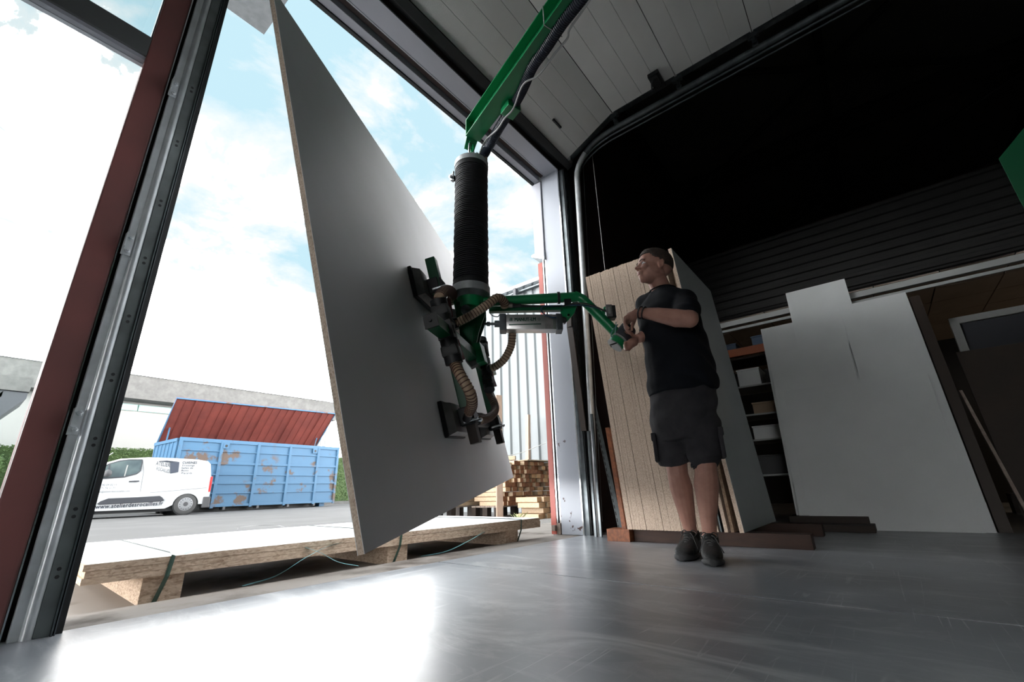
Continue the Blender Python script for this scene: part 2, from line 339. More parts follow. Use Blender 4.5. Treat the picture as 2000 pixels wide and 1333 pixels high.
def obj(name, mb, mt, parent=None, smooth=False, bevel=0, label=None, cat=None, group=None, kind=None, loc=None):
    """one mesh object; builder coordinates are world coordinates"""
    org = ORG[parent.name] if parent else (V(loc) if loc is not None else V((0,0,0)))
    me = mb.mesh(name, mt if isinstance(mt, (list, tuple)) and not isinstance(mt, str) else mt, org, smooth, bevel) if isinstance(mb, MB) else mb
    o = bpy.data.objects.new(name, me); C.objects.link(o)
    if parent: o.parent = parent
    else: o.location = org
    ORG[o.name] = org
    if label: o['label'] = label
    if cat: o['category'] = cat
    if group: o['group'] = group
    if kind: o['kind'] = kind
    return o
def struct(name, mb, mt, parent=None, **k): return obj(name, mb, mt, parent, kind=None if parent else 'structure', **k)
def remesh(mb, vox, smooth=4, fac=.5, org=V((0,0,0))):
    me = mb.mesh('tmp', [], org); o = bpy.data.objects.new('tmp', me); C.objects.link(o)
    a = o.modifiers.new('r', 'REMESH'); a.mode = 'VOXEL'; a.voxel_size = vox
    if smooth: b = o.modifiers.new('s', 'SMOOTH'); b.factor = fac; b.iterations = smooth
    dg = bpy.context.evaluated_depsgraph_get(); r = bpy.data.meshes.new_from_object(o.evaluated_get(dg))
    bpy.data.objects.remove(o); bpy.data.meshes.remove(me)
    r.polygons.foreach_set('use_smooth', [True]*len(r.polygons)); r.materials.clear(); return r
def text(body, o, ux, uz, height, mt, parent, width=None, thick=.0006, name='lettering', spacing=1.0, bold=0, outward=None):
    """flat raised lettering: o = lower left corner, ux = reading direction, uz = up"""
    cu = bpy.data.curves.new('t', 'FONT'); cu.body = body; cu.size = 1; cu.space_character = spacing; cu.offset = bold
    cu.resolution_u = 3
    t = bpy.data.objects.new('t', cu); C.objects.link(t); dg = bpy.context.evaluated_depsgraph_get()
    me = bpy.data.meshes.new_from_object(t.evaluated_get(dg)); bpy.data.objects.remove(t)
    xs = [v.co.x for v in me.vertices]; ys = [v.co.y for v in me.vertices]
    x0, x1, y0 = min(xs), max(xs), 0
    cap = .72; sy = height/cap; sx = (width/(x1-x0)) if width else sy
    ux, uz, o = V(ux).normalized(), V(uz).normalized(), V(o); nn = ux.cross(uz)
    org = ORG[parent.name]
    for v in me.vertices: v.co = o+ux*((v.co.x-x0)*sx)+uz*((v.co.y-y0)*sy)+nn*thick-org
    me.materials.clear(); me.materials.append(mt)
    ob = bpy.data.objects.new(name, me); C.objects.link(ob); ob.parent = parent; ORG[ob.name] = org; return ob
X_, Y_, Z_ = V((1,0,0)), V((0,1,0)), V((0,0,1))
def bez(pts, n=8):
    """Catmull-Rom through pts"""
    P = [V(p) for p in pts]; P = [P[0]*2-P[1]]+P+[P[-1]*2-P[-2]]; out = []
    for i in range(1, len(P)-2):
        for j in range(n):
            t = j/n; a, b, c, d = P[i-1:i+3]
            out.append(.5*((2*b)+(c-a)*t+(2*a-5*b+4*c-d)*t*t+(3*b-a-3*c+d)*t**3))
    out.append(P[-2]); return out
# ================================================================== SETTING
DX0, DX1, DY, DH = .33, 3.45, 2.04, 3.735          # door opening, inner wall plane, soffit
WT = .23
# floor slabs with open saw-cut joints
b = MB(); b.box((-7, -15, -.12), (12, 2.27, -.03)); fl = struct('floor', b, M['black'])
for (x0, x1, y0, y1) in ((-7, 1.853, -4, 2.052), (1.864, 12, -4, 2.052), (-7, 1.853, -15, -4.01), (1.864, 12, -15, -4.01)):
    b = MB(); b.box((x0, y0, -.03), (x1, y1, 0)); obj('floor_slab', b, M['floor'], fl)
b = MB(); b.box((-7, 2.063, -.03), (12, 2.30, -.002)); obj('threshold_slab', b, M['apron'], fl)
# yard
b = MB(); nx, ny = 24, 24
for j in range(ny+1):
    for i in range(nx+1):
        y = 2.3+(j/ny)**2*120; x = -60+i*6.5
        b.v.append(V((x, y, -.03-.07*min(1, (y-2.3)/12))))
for j in range(ny):
    for i in range(nx): b.f.append([j*(nx+1)+i, j*(nx+1)+i+1, (j+1)*(nx+1)+i+1, (j+1)*(nx+1)+i]); b.m.append(0)
struct('yard_ground', b, M['asphalt'])
b = MB(); b.box((-3, 2.3, -.05), (7.4, 3.35, -.022)); struct('concrete_apron', b, M['apron'])
b = MB(); b.box((4.0, 3.35, -.06), (9, 4.4, -.034)); struct('gravel_strip', b, M['gravel'])
# front wall: lintel wall, wall right of the door, wall above windows, far left
wf = bpy.data.objects.new('wall_front', None); C.objects.link(wf); wf['kind'] = 'structure'; ORG['wall_front'] = V((0,0,0))
b = MB(); b.box((-7, DY, DH), (12, DY+WT, 6.5)); obj('lintel_wall', b, M['dark_wall'], wf)
b = MB(); b.box((DX1+.12, DY, 0), (12, DY+WT, DH)); obj('wall_section', b, M['dark_wall'], wf)
b = MB(); b.box((-7, DY, 0), (-2.4, DY+WT, DH)); obj('wall_section', b, M['dark_wall'], wf)
b = MB(); b.box((-2.4, DY, 3.05), (.11, DY+WT, DH)); obj('wall_section', b, M['dark_wall'], wf)
# left wall with an unseen opening, shaped to let in fill daylight, back wall
wl = bpy.data.objects.new('wall_left', None); C.objects.link(wl); wl['kind'] = 'structure'; ORG['wall_left'] = V((0,0,0))
for a, c in (((-7.2, -15, 0), (-7, -2.6, 6.5)), ((-7.2, -1.2, 0), (-7, DY+WT, 6.5)), ((-7.2, -2.6, 2.6), (-7, -1.2, 6.5))):
    b = MB(); b.box(a, c); obj('wall_section', b, M['dark_wall'], wl)
wb = bpy.data.objects.new('wall_back', None); C.objects.link(wb); wb['kind'] = 'structure'; ORG['wall_back'] = V((0,0,0))
for a, c in (((-7, -15.2, 0), (12, -15, 6.5)),):
    b = MB(); b.box(a, c); obj('wall_section', b, M['dark_wall'], wb)
b = MB(); b.box((12, -15, 0), (12.2, DY+WT, 6.5)); struct('wall_right', b, M['dark_wall'])
b = MB(); b.box((-40, -60, -.2), (60, -15, -.13)); b.box((-40, -15, -.2), (-7, 2.3, -.13)); struct('yard_ground_rear', b, M['asphalt'])
b = MB(); b.box((-7.2, -15.2, 6.5), (12.2, DY+WT, 6.6)); ce = struct('ceiling', b, M['roof_dk'])
# roof steel
for x in (-3.5, .5, 4.6, 8.4):
    b = MB(); b.box((x, -15, 6.1), (x+.16, DY, 6.14)); b.box((x+.07, -15, 6.14), (x+.09, DY, 6.46)); b.box((x, -15, 6.46), (x+.16, DY, 6.5)); obj('roof_beam', b, M['steel_bk'], ce)
for (p, q) in (((4.7, 1.9, 6.05), (8.5, -3.2, 6.05)), ((4.7, -3.2, 6.05), (8.5, 1.9, 6.05)), ((.6, 1.9, 6.05), (4.7, -3.2, 6.05)), ((8.5, -3.2, 6.05), (12, 1.9, 6.05))):
    b = MB(); b.tube([p, q], .045, 8); obj('brace', b, M['steel_bk'], ce)
for y in (-.7, -3.3, -6, -9):
    b = MB(); b.box((-7, y, 6.14), (12, y+.09, 6.3)); obj('purlin', b, M['steel_bk'], ce)
# jamb right (lilac reveal), lilac soffit, seals, outer profiles
tj = bpy.data.objects.new('trim_1', None); C.objects.link(tj); tj['kind'] = 'structure'; ORG['trim_1'] = V((0,0,0))
b = MB(); b.box((DX1, DY, 0), (DX1+.12, DY+WT-.012, DH)); obj('jamb_lining', b, M['jamb'], tj, bevel=.004)
b = MB(); b.box((DX0-.02, DY, DH-.015), (DX1, DY+.165, DH+.004)); obj('soffit_lining', b, M['jamb_top'], tj)
b = MB(); b.box((DX1-.012, DY-.012, 0), (DX1+.02, DY, DH)); obj('jamb_edge', b, M['galv'], tj)
b = MB(); b.box((DX0-.02, DY+.175, DH+.02), (DX1, DY+.245, DH+.05)); obj('soffit_groove', b, M['black'], tj)
b = MB(); b.box((DX0-.02, DY+.165, DH-.02), (DX1, DY+.178, DH+.04)); b.box((DX0-.02, DY+.245, DH-.045), (DX1, DY+.315, DH+.04)); obj('soffit_strip', b, M['jamb_top'], tj, bevel=.004)
b = MB(); b.box((DX0-.02, DY+.315, DH-.06), (DX1, DY+.345, DH+.05)); obj('outer_seal', b, M['black'], tj)
# outer jamb verticals
for y0, y1, mt, x0, z1 in ((2.258, 2.272, 'galv', 3.452, 3.68), (2.275, 2.287, 'black', 3.47, 3.68), (2.288, 2.302, 'galv', 3.45, 3.68), (2.304, 2.309, 'black', 3.46, 2.72)):
    b = MB(); b.box((x0, y0, .06), (3.55, y1, z1)); obj('jamb_profile', b, M[mt], tj)
b = MB(); b.box((3.45, 2.309, .0), (3.56, 2.362, 2.66)); obj('red_corner_trim', b, M['red_trim'], tj)
b = MB(); b.box((3.44, 2.262, 0), (3.5, 2.30, .09)); b.box((3.41, 2.30, .03), (3.47, 2.335, .075)); obj('foot_bracket', b, M['old_wood'], tj, bevel=.004)
b = MB(); b.box((3.43, 2.262, 2.78), (3.56, 2.385, 3.66)); obj('outer_housing', b, M['jamb_top'], tj, bevel=.004)
b = MB(); b.prism([(3.42, 2.262, 2.775), (3.42, 2.42, 2.775), (3.42, 2.42, 2.75), (3.42, 2.262, 2.67)], (.13, 0, 0)); obj('housing_bracket', b, M['galv'], tj)
b = MB(); b.box((3.56, 2.27, -.05), (12, 2.42, 6.6)); struct('facade_cladding', b, M['white_clad'])
b = MB(); b.box((DX0-.02, 2.385, 3.78), (3.56, 2.42, 6.6)); struct('facade_cladding_upper', b, M['white_clad'])
# eave with stepped soffit sheets seen through the upper pane
b = MB(); b.box((-4, 2.42, 4.5), (.9, 3.6, 4.56)); ev_ = struct('trim_2', b, M['galv'])
for i in range(14):
    b = MB(); b.box((-3.6+i*.3, 3.25, 4.40), (-3.45+i*.3, 3.75, 4.5)); obj('eave_block', b, M['galv_dk'], ev_)
# window beside the door: lacquered frame, transom, panes
wn = bpy.data.objects.new('window_1', None); C.objects.link(wn); wn['kind'] = 'structure'; ORG['window_1'] = V((0,0,0))
b = MB(); b.box((.113, 2.04, 0), (.2, 2.13, 3.05)); obj('frame_post', b, M['red_frame'], wn, bevel=.006)
b = MB(); b.box((.2, 2.07, 0), (.33, 2.15, 3.73)); obj('frame_return', b, M['dark_wall'], wn)
b = MB(); b.box((.2, 2.035, 0), (.204, 2.075, 3.7)); obj('frame_edge', b, M['galv'], wn)
b = MB(); b.box((-2.4, 2.04, 2.168), (.113, 2.12, 2.275)); obj('transom', b, M['frame_grey'], wn, bevel=.004)
b = MB(); b.box((-2.4, 2.05, 2.15), (.113, 2.10, 2.168)); obj('glazing_bead', b, M['jamb_top'], wn)
b = MB(); b.box((-2.4, 2.04, 2.85), (.113, 2.12, 3.05)); obj('frame_head', b, M['frame_grey'], wn)
for x in (-1.2, -2.4):
    b = MB(); b.box((x, 2.04, 0), (x+.08, 2.12, 3.05)); obj('frame_post', b, M['red_frame'], wn)
b = MB(); b.box((-2.4, 2.04, 0), (.113, 2.12, .09)); obj('frame_sill', b, M['red_frame'], wn)
for (x0, x1) in ((-2.32, -1.2), (-1.12, .113)):
    for z0, z1 in ((.09, 2.15), (2.275, 2.85)):
        b = MB(); b.box((x0, 2.075, z0), (x1, 2.079, z1)); obj('pane', b, M['glass'], wn)
b = MB(); b.box((.109, 2.05, 2.275), (.113, 2.1, 2.85)); obj('glazing_bead', b, M['galv_dk'], wn)
# left door track assembly
def brk(b, c, s=1):     # folded steel bracket with two bolts
    x, y, z = c
    b.cbox((x, y-.010, z), (.028*s, 0, 0), (0, .004, 0), (0, 0, .085))
    b.cbox((x-.011*s, y-.022, z+.012), (.004, 0, 0), (0, .024, 0), (0, 0, .06))
    for dz in (.028, -.026): b.lathe((x+.003*s, y-.012, z+dz), (0, -1, 0), [(.008, 0), (.008, .007), (.004, .008), (.004, .014)], 8)
tr = bpy.data.objects.new('trim_3', None); C.objects.link(tr); tr['kind'] = 'structure'; ORG['trim_3'] = V((0,0,0))
b = MB(); b.box((.215, 2.015, 0), (.24, 2.04, 3.7)); obj('angle_flange', b, M['zinc'], tr, bevel=.002)
b = MB(); b.tube([(.252, 2.020, 0), (.252, 2.020, 3.7)], .0155, 16); obj('rounded_rail', b, M['zinc'], tr, smooth=True)
b = MB(); b.box((.264, 2.008, 0), (.300, 2.03, 3.7)); obj('track_web', b, M['zinc_dk'], tr, bevel=.002)
b = MB(); b.box((.300, 1.998, 0), (.304, 2.04, 3.7)); b.box((.308, 2.003, 0), (.311, 2.04, 3.7)); obj('track_lip', b, M['galv_dk'], tr)
b = MB(); b.box((.304, 2.02, 0), (.329, 2.045, 3.7)); b.box((.322, 2.04, 0), (.33, 2.27, 3.7)); obj('rubber_seal', b, M['black'], tr)
for z in (.17, .34, .56, .78, 1.0, 1.24, 1.5, 1.8, 2.1):
    b = MB()
    for dz in (-.011, .011): b.lathe((.281, 2.0085, z+dz), (0, -1, 0), [(.0055, 0), (.0055, .0012)], 10)
    obj('slot_hole', b, M['black'], tr)
for z in (.62, 1.28, 2.05):
    b = MB(); brk(b, (.222, 2.013, z)); obj('track_bracket', b, M['zinc'], tr)
# right vertical track + curve + horizontal track
TX = 3.50
b = MB(); b.box((3.46, 1.985, 0), (3.60, 2.035, 3.70)); obj('track_backing', b, M['galv_dk'], tr)
b = MB(); b.box((3.47, 1.975, 0), (3.475, 1.99, 3.7)); b.box((3.53, 1.975, 0), (3.60, 1.98, 3.7)); obj('track_lip', b, M['black'], tr)
def trk(off_x, r, mtn, nm, dz=0, dy=0):
    pts = [(off_x, 1.955-dy, .0), (off_x, 1.90-dy, 1.5), (off_x, 1.845-dy, 3.55)]
    for k in range(1, 8):
        a = k/8*math.pi/2; pts.append((off_x, 1.845-dy-.42*(1-math.cos(a)), 3.55+(.36-dz)*math.sin(a)))
    pts += [(off_x, 1.4-dy, 3.915-dz), (off_x, -4.5, 3.915-dz)]
    b = MB(); b.tube(pts[:7], r, 12); obj(nm, b, M[mtn], tr, smooth=True)
    b = MB(); b.tube(pts[6:], r, 12); return obj(nm, b, M['galv_dk'], tr, smooth=True)
trk(3.525, .030, 'zinc', 'door_track'); trk(3.56, .013, 'galv_dk', 'door_track', .03, -.02); trk(3.60, .010, 'galv_dk', 'door_track', .05, -.03)
for y in (.68, -.6, -1.9):
    b = MB(); b.box((3.56, y-.02, 3.9), (3.6, y+.02, 6.1)); obj('track_hanger', b, M['steel_bk'], tr)
# ------------------------------------------------------------------ sectional door, parked under the roof
dr = bpy.data.objects.new('door_1', None); C.objects.link(dr); dr['kind'] = 'structure'; ORG['door_1'] = V((0,0,0))
PX0, PX1 = .15, 3.5
def door_panel(p, q, th=.04, strips=4):
    """p, q = (y, z) of the lower skin ends; a sandwich leaf whose inside skin has pressed grooves"""
    p = V((0, p[0], p[1])); q = V((0, q[0], q[1])); d = (q-p); L_ = d.length; d.normalize(); n = V((0, -d.z, d.y))
    if n.z < 0: n = -n
    b = MB(); g = .004; gd = .005; ds = [0]
    for i in range(1, strips): ds += [L_*i/strips-g, L_*i/strips, L_*i/strips+g]
    ds.append(L_)
    prof = [p+d*(g*.8)+n*.0]
    for i, s_ in enumerate(ds[1:-1]): prof.append(p+d*s_+n*(gd if i % 3 == 1 else 0))
    prof += [q-d*(g*.8), q-d*(g*.8)+n*th, p+d*(g*.8)+n*th]
    b.prism([v+X_*PX0 for v in prof], X_*(PX1-PX0)); return obj('door_panel', b, M['door_panel'], dr)
seams = [(1.905, 3.775), (1.335, 4.045), (.68, 4.05), (.022, 4.05), (-.635, 4.05), (-1.29, 4.05), (-1.95, 4.05)]
for i in range(6): door_panel(seams[i], seams[i+1], strips=4)
# bottom seal, end caps, hinges, rollers
d0 = (V((0, seams[1][0], seams[1][1]))-V((0, seams[0][0], seams[0][1]))).normalized()
b = MB(); b.obox(V((PX0, 1.905, 3.775))-d0*.07, (PX1-PX0+.03, 0, 0), d0*.068, V((0, -d0.z, d0.y))*(-.04 if d0.y > 0 else .04)); obj('bottom_seal', b, M['black'], dr)
b = MB(); b.box((PX0, 1.96, 3.80), (PX1+.1, DY, 4.35)); obj('header_gap', b, M['black'], dr)
for i in range(5):
    p = V((0, *seams[i])); q = V((0, *seams[i+1])); d = (q-p).normalized(); n = V((0, -d.z, d.y)); n = n if n.z > 0 else -n
    b = MB(); b.obox(V((PX1-.055, 0, 0))+p+d*.01-n*.006, X_*.06, (q-p)-d*.02, n*.05); obj('end_cap', b, M['galv_dk'], dr)
for i in range(1, 6):
    y, z = seams[i]; b = MB()
    b.box((PX1-.03, y-.045, z-.03), (PX1+.012, y+.045, z-.007)); b.box((PX1+.0, y-.02, z-.075), (PX1+.006, y+.02, z))
    b.box((PX1-.04, y-.03, z-.05), (PX1-.034, y+.03, z-.0)); b.tube([(PX1-.04, y, z-.045), (PX1+.03, y, z-.045)], .01, 8)
    b.lathe((PX1+.018, y, z-.075), (1, 0, 0), [(.012, 0), (.026, .004), (.026, .018), (.012, .022)], 14)
    obj('roller_hinge', b, M['galv_dk'], dr, bevel=.001)
b = MB(); zc = 3.99   # cable bracket/lock on the panel
b.box((3.26, .78, 4.0), (3.46, .88, 4.04)); b.box((3.27, .80, 3.955), (3.38, .87, 4.0)); b.tube([(3.28, .83, 3.97), (3.25, .85, 3.90), (3.30, .87, 3.88), (3.36, .86, 3.95)], .008, 8)
b.lathe((3.40, .83, 3.96), (0, 0, 1), [(.022, 0), (.022, .04)], 12); obj('side_latch', b, M['black'], dr, bevel=.002)
a0 = V((0, 1.905, 3.775)); hc = a0+d0*.17+V((3.02, 0, 0)); nn = V((0, -d0.z, d0.y)); nn = nn if nn.z < 0 else -nn
b = MB(); b.tube([hc-X_*.06+nn*.004, hc+X_*.06+nn*.004], [(.02, .012)]*2, 12, flat=nn); b.ell(hc-X_*.06+nn*.004, .014); b.ell(hc+X_*.06+nn*.004, .014); obj('recessed_handle', b, M['black'], dr, smooth=True)
b = MB(); b.box((3.44, 1.86, 3.74), (3.50, 1.90, 3.80)); b.tube([(3.48, 1.87, 3.80), (3.52, 1.80, 3.86), (3.50, 1.76, 3.90), (3.53, 1.72, 3.93)], .008, 8); b.lathe((3.49, 1.82, 3.84), (1, 0, 0), [(.02, 0), (.02, .02)], 10); b.lathe((3.49, 1.74, 3.9), (1, 0, 0), [(.016, 0), (.016, .02)], 10); obj('corner_bracket', b, M['galv'], dr)
# hoist cable by the track and pull cord
b = MB(); b.tube([(3.58, 1.78, 3.9), (3.62, 1.95, 0.1)], .0025, 6); obj('lift_cable', b, M['galv_dk'], dr)
b = MB(); b.tube(bez([(3.63, 1.69, 3.86), (3.62, 1.68, 2.2), (3.61, 1.67, 1.55), (3.60, 1.67, 1.28)], 4), .003, 6)
b.ell((3.605, 1.67, 1.56), (.013, .013, .017)); b.ell((3.60, 1.665, 1.28), (.011, .011, .02))
obj('pull_cord', b, M['rail'], None, label='thin hanging pull cord with knots beside the door track', cat='cord', loc=(3.6, 1.67, 1.28))
# ================================================================== LIFTED SHEET + VACUUM LIFTER
BB = V((.751, 1.121, .22)); EU = V((.8579, .5053, .0928)).normalized(); EV = V((-.1886, .147, .971)); EV = (EV-EU*EV.dot(EU)).normalized(); EN = EU.cross(EV)
if EN.y > 0: EN = -EN
def bp(u, v, n=0): return BB+EU*u+EV*v+EN*n
sheet = thing('lifted_sheet', 'large white-faced chipboard sheet hanging tilted in the doorway from the green vacuum lifter', 'board', bp(0, 0))
b = MB(); b.obox(bp(0, 0, -.0015), EU*2.8, EV*2.10, EN*.0015); b.obox(bp(0, 0, -.0205), EU*2.8, EV*2.10, EN*.0015); obj('laminate_face', b, M['white'], sheet)
b = MB(); b.obox(bp(.0, .0, -.019), EU*2.8, EV*2.10, EN*.0175); obj('chipboard_core', b, M['chip'], sheet, label='brown chipboard core showing at the sheet edges')
PV = (1.87, 1.82)
lift = thing('vacuum_lifter', 'green vacuum tube lifter with black bellows, hoses and four suction pads on the white sheet', 'lifter', (PV[0], PV[1], 1.2))
# bellows
b = MB(); prof = [(.10, 1.60)]; n = 62
for i in range(n):
    z = 1.66+i*(.90/n); rr = .1165+.0015*math.sin(i*1.7)+.001*math.sin(i*.37); prof += [(rr-.008, z), (rr, z+.004), (rr, z+.009), (rr-.008, z+.0125)]
prof += [(.112, 2.575), (.10, 2.60)]
b.lathe((PV[0], PV[1], 0), (0, 0, 1), prof, 36); bel = obj('bellows', b, M['bellow'], lift, smooth=True)
for z0, z1, r in ((1.575, 1.625, .128), (2.585, 2.625, .122)):
    b = MB(); b.lathe((PV[0], PV[1], 0), (0, 0, 1), [(r-.03, z0), (r, z0), (r, z1), (r-.002, z1+.002), (r-.03, z1+.002)], 40); obj('clamp_band', b, M['zinc'], lift, smooth=True, bevel=0)
for pr_ in ([(.09, 1.625), (.121, 1.625), (.119, 1.66), (.09, 1.66)], [(.09, 2.55), (.119, 2.55), (.119, 2.585), (.09, 2.585)]):
    b = MB(); b.lathe((PV[0], PV[1], 0), (0, 0, 1), pr_, 36); obj('rubber_cuff', b, M['blackp'], lift, smooth=True)
b = MB(); b.lathe((PV[0], PV[1], 0), (0, 0, 1), [(.11, 2.60), (.11, 2.632), (.03, 2.634), (.03, 2.66)], 32); obj('top_cap', b, M['galv'], lift, smooth=True)
px_ = hd(884, 348, 2.61); b = MB(); b.cbox(px_, (.03, 0, 0), (0, .02, 0), (0, 0, .05)); b.lathe(px_+V((-.01, -.02, -.03)), (0, 0, 1), [(.006, 0), (.006, .07)], 8); b.lathe(px_+V((-.03, -.0, .0)), (1, 0, 0), [(.012, 0), (.012, .05)], 8); obj('clamp_latch', b, M['galv'], lift, bevel=.001)
b = MB(); b.lathe((PV[0], PV[1], 0), (0, 0, 1), [(.03, 1.50), (.122, 1.574), (.122, 1.578), (.03, 1.578)], 36); obj('lower_flange', b, M['zinc_dk'], lift, smooth=True)
b = MB(); b.lathe((PV[0], PV[1], 0), (0, 0, 1), [(.086, 1.475), (.09, 1.48), (.09, 1.57), (.086, 1.574)], 32); obj('swivel_drum', b, M['green'], lift, smooth=True)
# view-aligned bracket plate pair: real plates hanging from the drum, turned toward the handle
hdir = V((2.31-PV[0], 1.275-PV[1], 0)).normalized(); hn = V((hdir.y, -hdir.x, 0)); 
if hn.y > 0: hn = -hn
def HV(x, y, n=0): return onv(x, y, PV, (2.31, 1.275))+hn*n
plate = [(893, 597), (948, 597), (949, 620), (937, 655), (929, 692), (922, 703), (912, 704), (904, 690), (899, 650), (892, 618)]
for s_ in (.05, -.062):
    b = MB(); b.prism([HV(x, y, s_) for x, y in plate], hn*.012); obj('cheek_plate', b, M['green_dk'], lift, bevel=.003)
b = MB(); b.prism([HV(x, y, -.05) for x, y in [(896, 600), (945, 600), (945, 612), (897, 612)]], hn*.1); b.prism([HV(x, y, -.05) for x, y in [(906, 640), (912, 638), (922, 700), (914, 700)]], hn*.1); obj('bracket_web', b, M['green_dk'], lift)
b = MB(); b.tube([HV(929+dx, y, .063) for dx, y in ((0, 640), (-3, 660), (-6, 680), (-12, 689), (-18, 690))], .0025, 6); obj('plate_rib', b, M['green'], lift)
b = MB(); b.lathe(HV(909, 678, .062), hn, [(.011, 0), (.011, .008)], 6); obj('pivot_bolt', b, M['galv_dk'], lift); b = MB(); b.lathe(HV(912, 615, .06), hn, [(.03, 0), (.03, .03), (.02, .035)], 16); obj('pivot_bolt', b, M['galv_dk'], lift, smooth=True)
b = MB(); b.prism([HV(x, y, -.05) for x, y in [(886, 588), (896, 583), (897, 604), (889, 606)]], hn*.06); obj('side_lug', b, M['green'], lift)
# handle pipe
K0, K1, K2 = HV(945, 590), HV(1133, 580), HV(1203, 650)
b = MB(); b.tube([K0, K1-(K1-K0).normalized()*.01], .033, 16); obj('handle_pipe', b, M['green'], lift, smooth=True)
dK = (K2-K1).normalized()
b = MB(); b.tube([K1-dK*.015-(K1-K0).normalized()*.03, K1+dK*.02, K2], .032, 16); obj('handle_pipe_lower', b, M['green'], lift, smooth=True)
b = MB(); b.lathe(K0+(K1-K0)*.76, (K1-K0), [(.034, 0), (.040, 0), (.040, .018), (.034, .018)], 18); b.cbox(HV(1108, 592), hdir*.045, hn*.05, Z_*.05); obj('pipe_clamp', b, M['blackp'], lift, bevel=.002)
b = MB(); b.prism([HV(x, y, -.01) for x, y in [(1094, 600), (1128, 596), (1122, 612), (1108, 628), (1096, 628)]], hn*.012); obj('cylinder_lug', b, M['green'], lift, bevel=.002)
b = MB(); b.lathe(HV(1110, 617, .0), hn, [(.009, 0), (.009, .012)], 6); b.lathe(HV(1100, 627, .0), hn, [(.022, -.01), (.022, .016)], 16); obj('lug_bolt', b, M['galv'], lift)
# dark beam carrying valves above the cylinder
b = MB(); b.cbox((HV(955, 606)+HV(1098, 603))/2, HV(1098, 603)-HV(955, 606), hn*.04, Z_*.035); obj('carrier_beam', b, M['green_dk'], lift, bevel=.003)
b = MB(); b.cbox(HV(1003, 601, .02), hdir*.10, hn*.03, Z_*.022); b.tube([HV(982, 601, .02), HV(1052, 601, .02)], .008, 10); obj('valve_block', b, M['blackp'], lift, bevel=.002)
b = MB(); b.tube([HV(988, 601, .03), HV(1001, 601, .03)], .0145, 12); obj('brass_fitting', b, M['old_wood'], lift, smooth=True)
# air cylinder
ca, cb_ = HV(988, 633), HV(1088, 633); cdv = (cb_-ca); cl = cdv.length; cdv.normalize(); cz = Z_
b = MB(); b.cbox((ca+cb_)/2, cdv*cl, hn*.082, cz*.104); cyl = obj('air_cylinder', b, M['alu'], lift, smooth=True, bevel=.012)
for p in (ca-cdv*.018, cb_+cdv*.010):
    b = MB(); b.cbox(p, cdv*.042, hn*.09, cz*.11); obj('end_block', b, M['galv_dk'], lift, bevel=.006)
b = MB(); b.tube([HV(945, 633), ca-cdv*.03], .009, 12); b.tube([HV(951, 633), HV(957, 633)], .016, 6); b.tube([HV(966, 633), HV(976, 633)], .022, 14); obj('piston_rod', b, M['galv_dk'], lift, smooth=True)
b = MB(); b.cbox(HV(1071, 633, .0415), cdv*.05, hn*.004, cz*.098); obj('cylinder_window', b, M['pad'], lift)
fo = HV(1005, 631, .0425); ft = HV(1048, 630, .0425)
for q_ in (0, .0012, .0024):
    for r_ in (0, .001): text('MANUT-LM', V((fo.x, fo.y, fo.z-.006+r_))+hdir*q_, hdir, Z_, .023, M['ink_gn'], cyl, width=(HV(1048, 628)-HV(1007, 628)).length-.0024, thick=.0006+q_*.05)
o1 = HV(997, 631, .043); b = MB()
for k in range(3): b.cbox(o1+Z_*(k*.008-.002)+hdir*(.002*k), hdir*.016, hn*.0008, Z_*.0045)
b.cbox(o1+hdir*.010+Z_*.006, hdir*.004, hn*.0008, Z_*.02)
obj('logo_mark', b, M['ink_gn'], cyl)
b = MB(); b.cbox(HV(1025, 637.5, .0425)-Z_*.004, hdir*(HV(1056, 637)-HV(994, 637)).length, hn*.0008, Z_*.007); obj('printed_band', b, M['ink_gn'], cyl)
b = MB(); g_ = HV(1052, 628.5, .0428); b.tube([g_+hdir*.007*math.cos(a*math.pi/4)+Z_*.007*math.sin(a*math.pi/4) for a in range(9)], .0012, 5, cap=False); obj('printed_ring', b, M['ink_gn'], cyl)
# tubes
b = MB(); b.tube(bez([HV(1085, 627, .055), HV(1075, 628, .07), HV(1060, 621, .07), HV(1056, 610, .06), HV(1064, 603, .04), HV(1085, 602, .03), HV(1130, 600, .03), HV(1165, 606, .03), HV(1186, 613, .03)]), .0045, 8); obj('air_tube', b, M['blue_tube'], lift, smooth=True)
b = MB(); b.tube(bez([HV(1097, 603, .03), HV(1120, 598, .04), HV(1150, 601, .045), HV(1190, 616, .03)]), .0055, 8); b.tube(bez([HV(960, 600, .06), HV(975, 592, .06), HV(992, 596, .05), HV(1020, 600, .03), HV(1095, 602, .035)]), .004, 6); obj('control_cable', b, M['blackp'], lift, smooth=True)
b = MB(); b.tube(bez([HV(1203, 640, .05), HV(1196, 648, .06), HV(1190, 657, .06), HV(1191, 663, .05), HV(1199, 664, .04)]), .003, 6); b.tube(bez([HV(1199, 636, .06), HV(1198, 648, .07), HV(1197, 662, .06)]), .0025, 6); obj('thin_tube', b, M['teal_tube'], lift, smooth=True)
b = MB(); b.tube(bez([HV(958, 617, .05), HV(962, 623, .055), HV(972, 625, .05), HV(976, 621, .05)]), .003, 6); obj('air_tube', b, M['blackp'], lift, smooth=True)
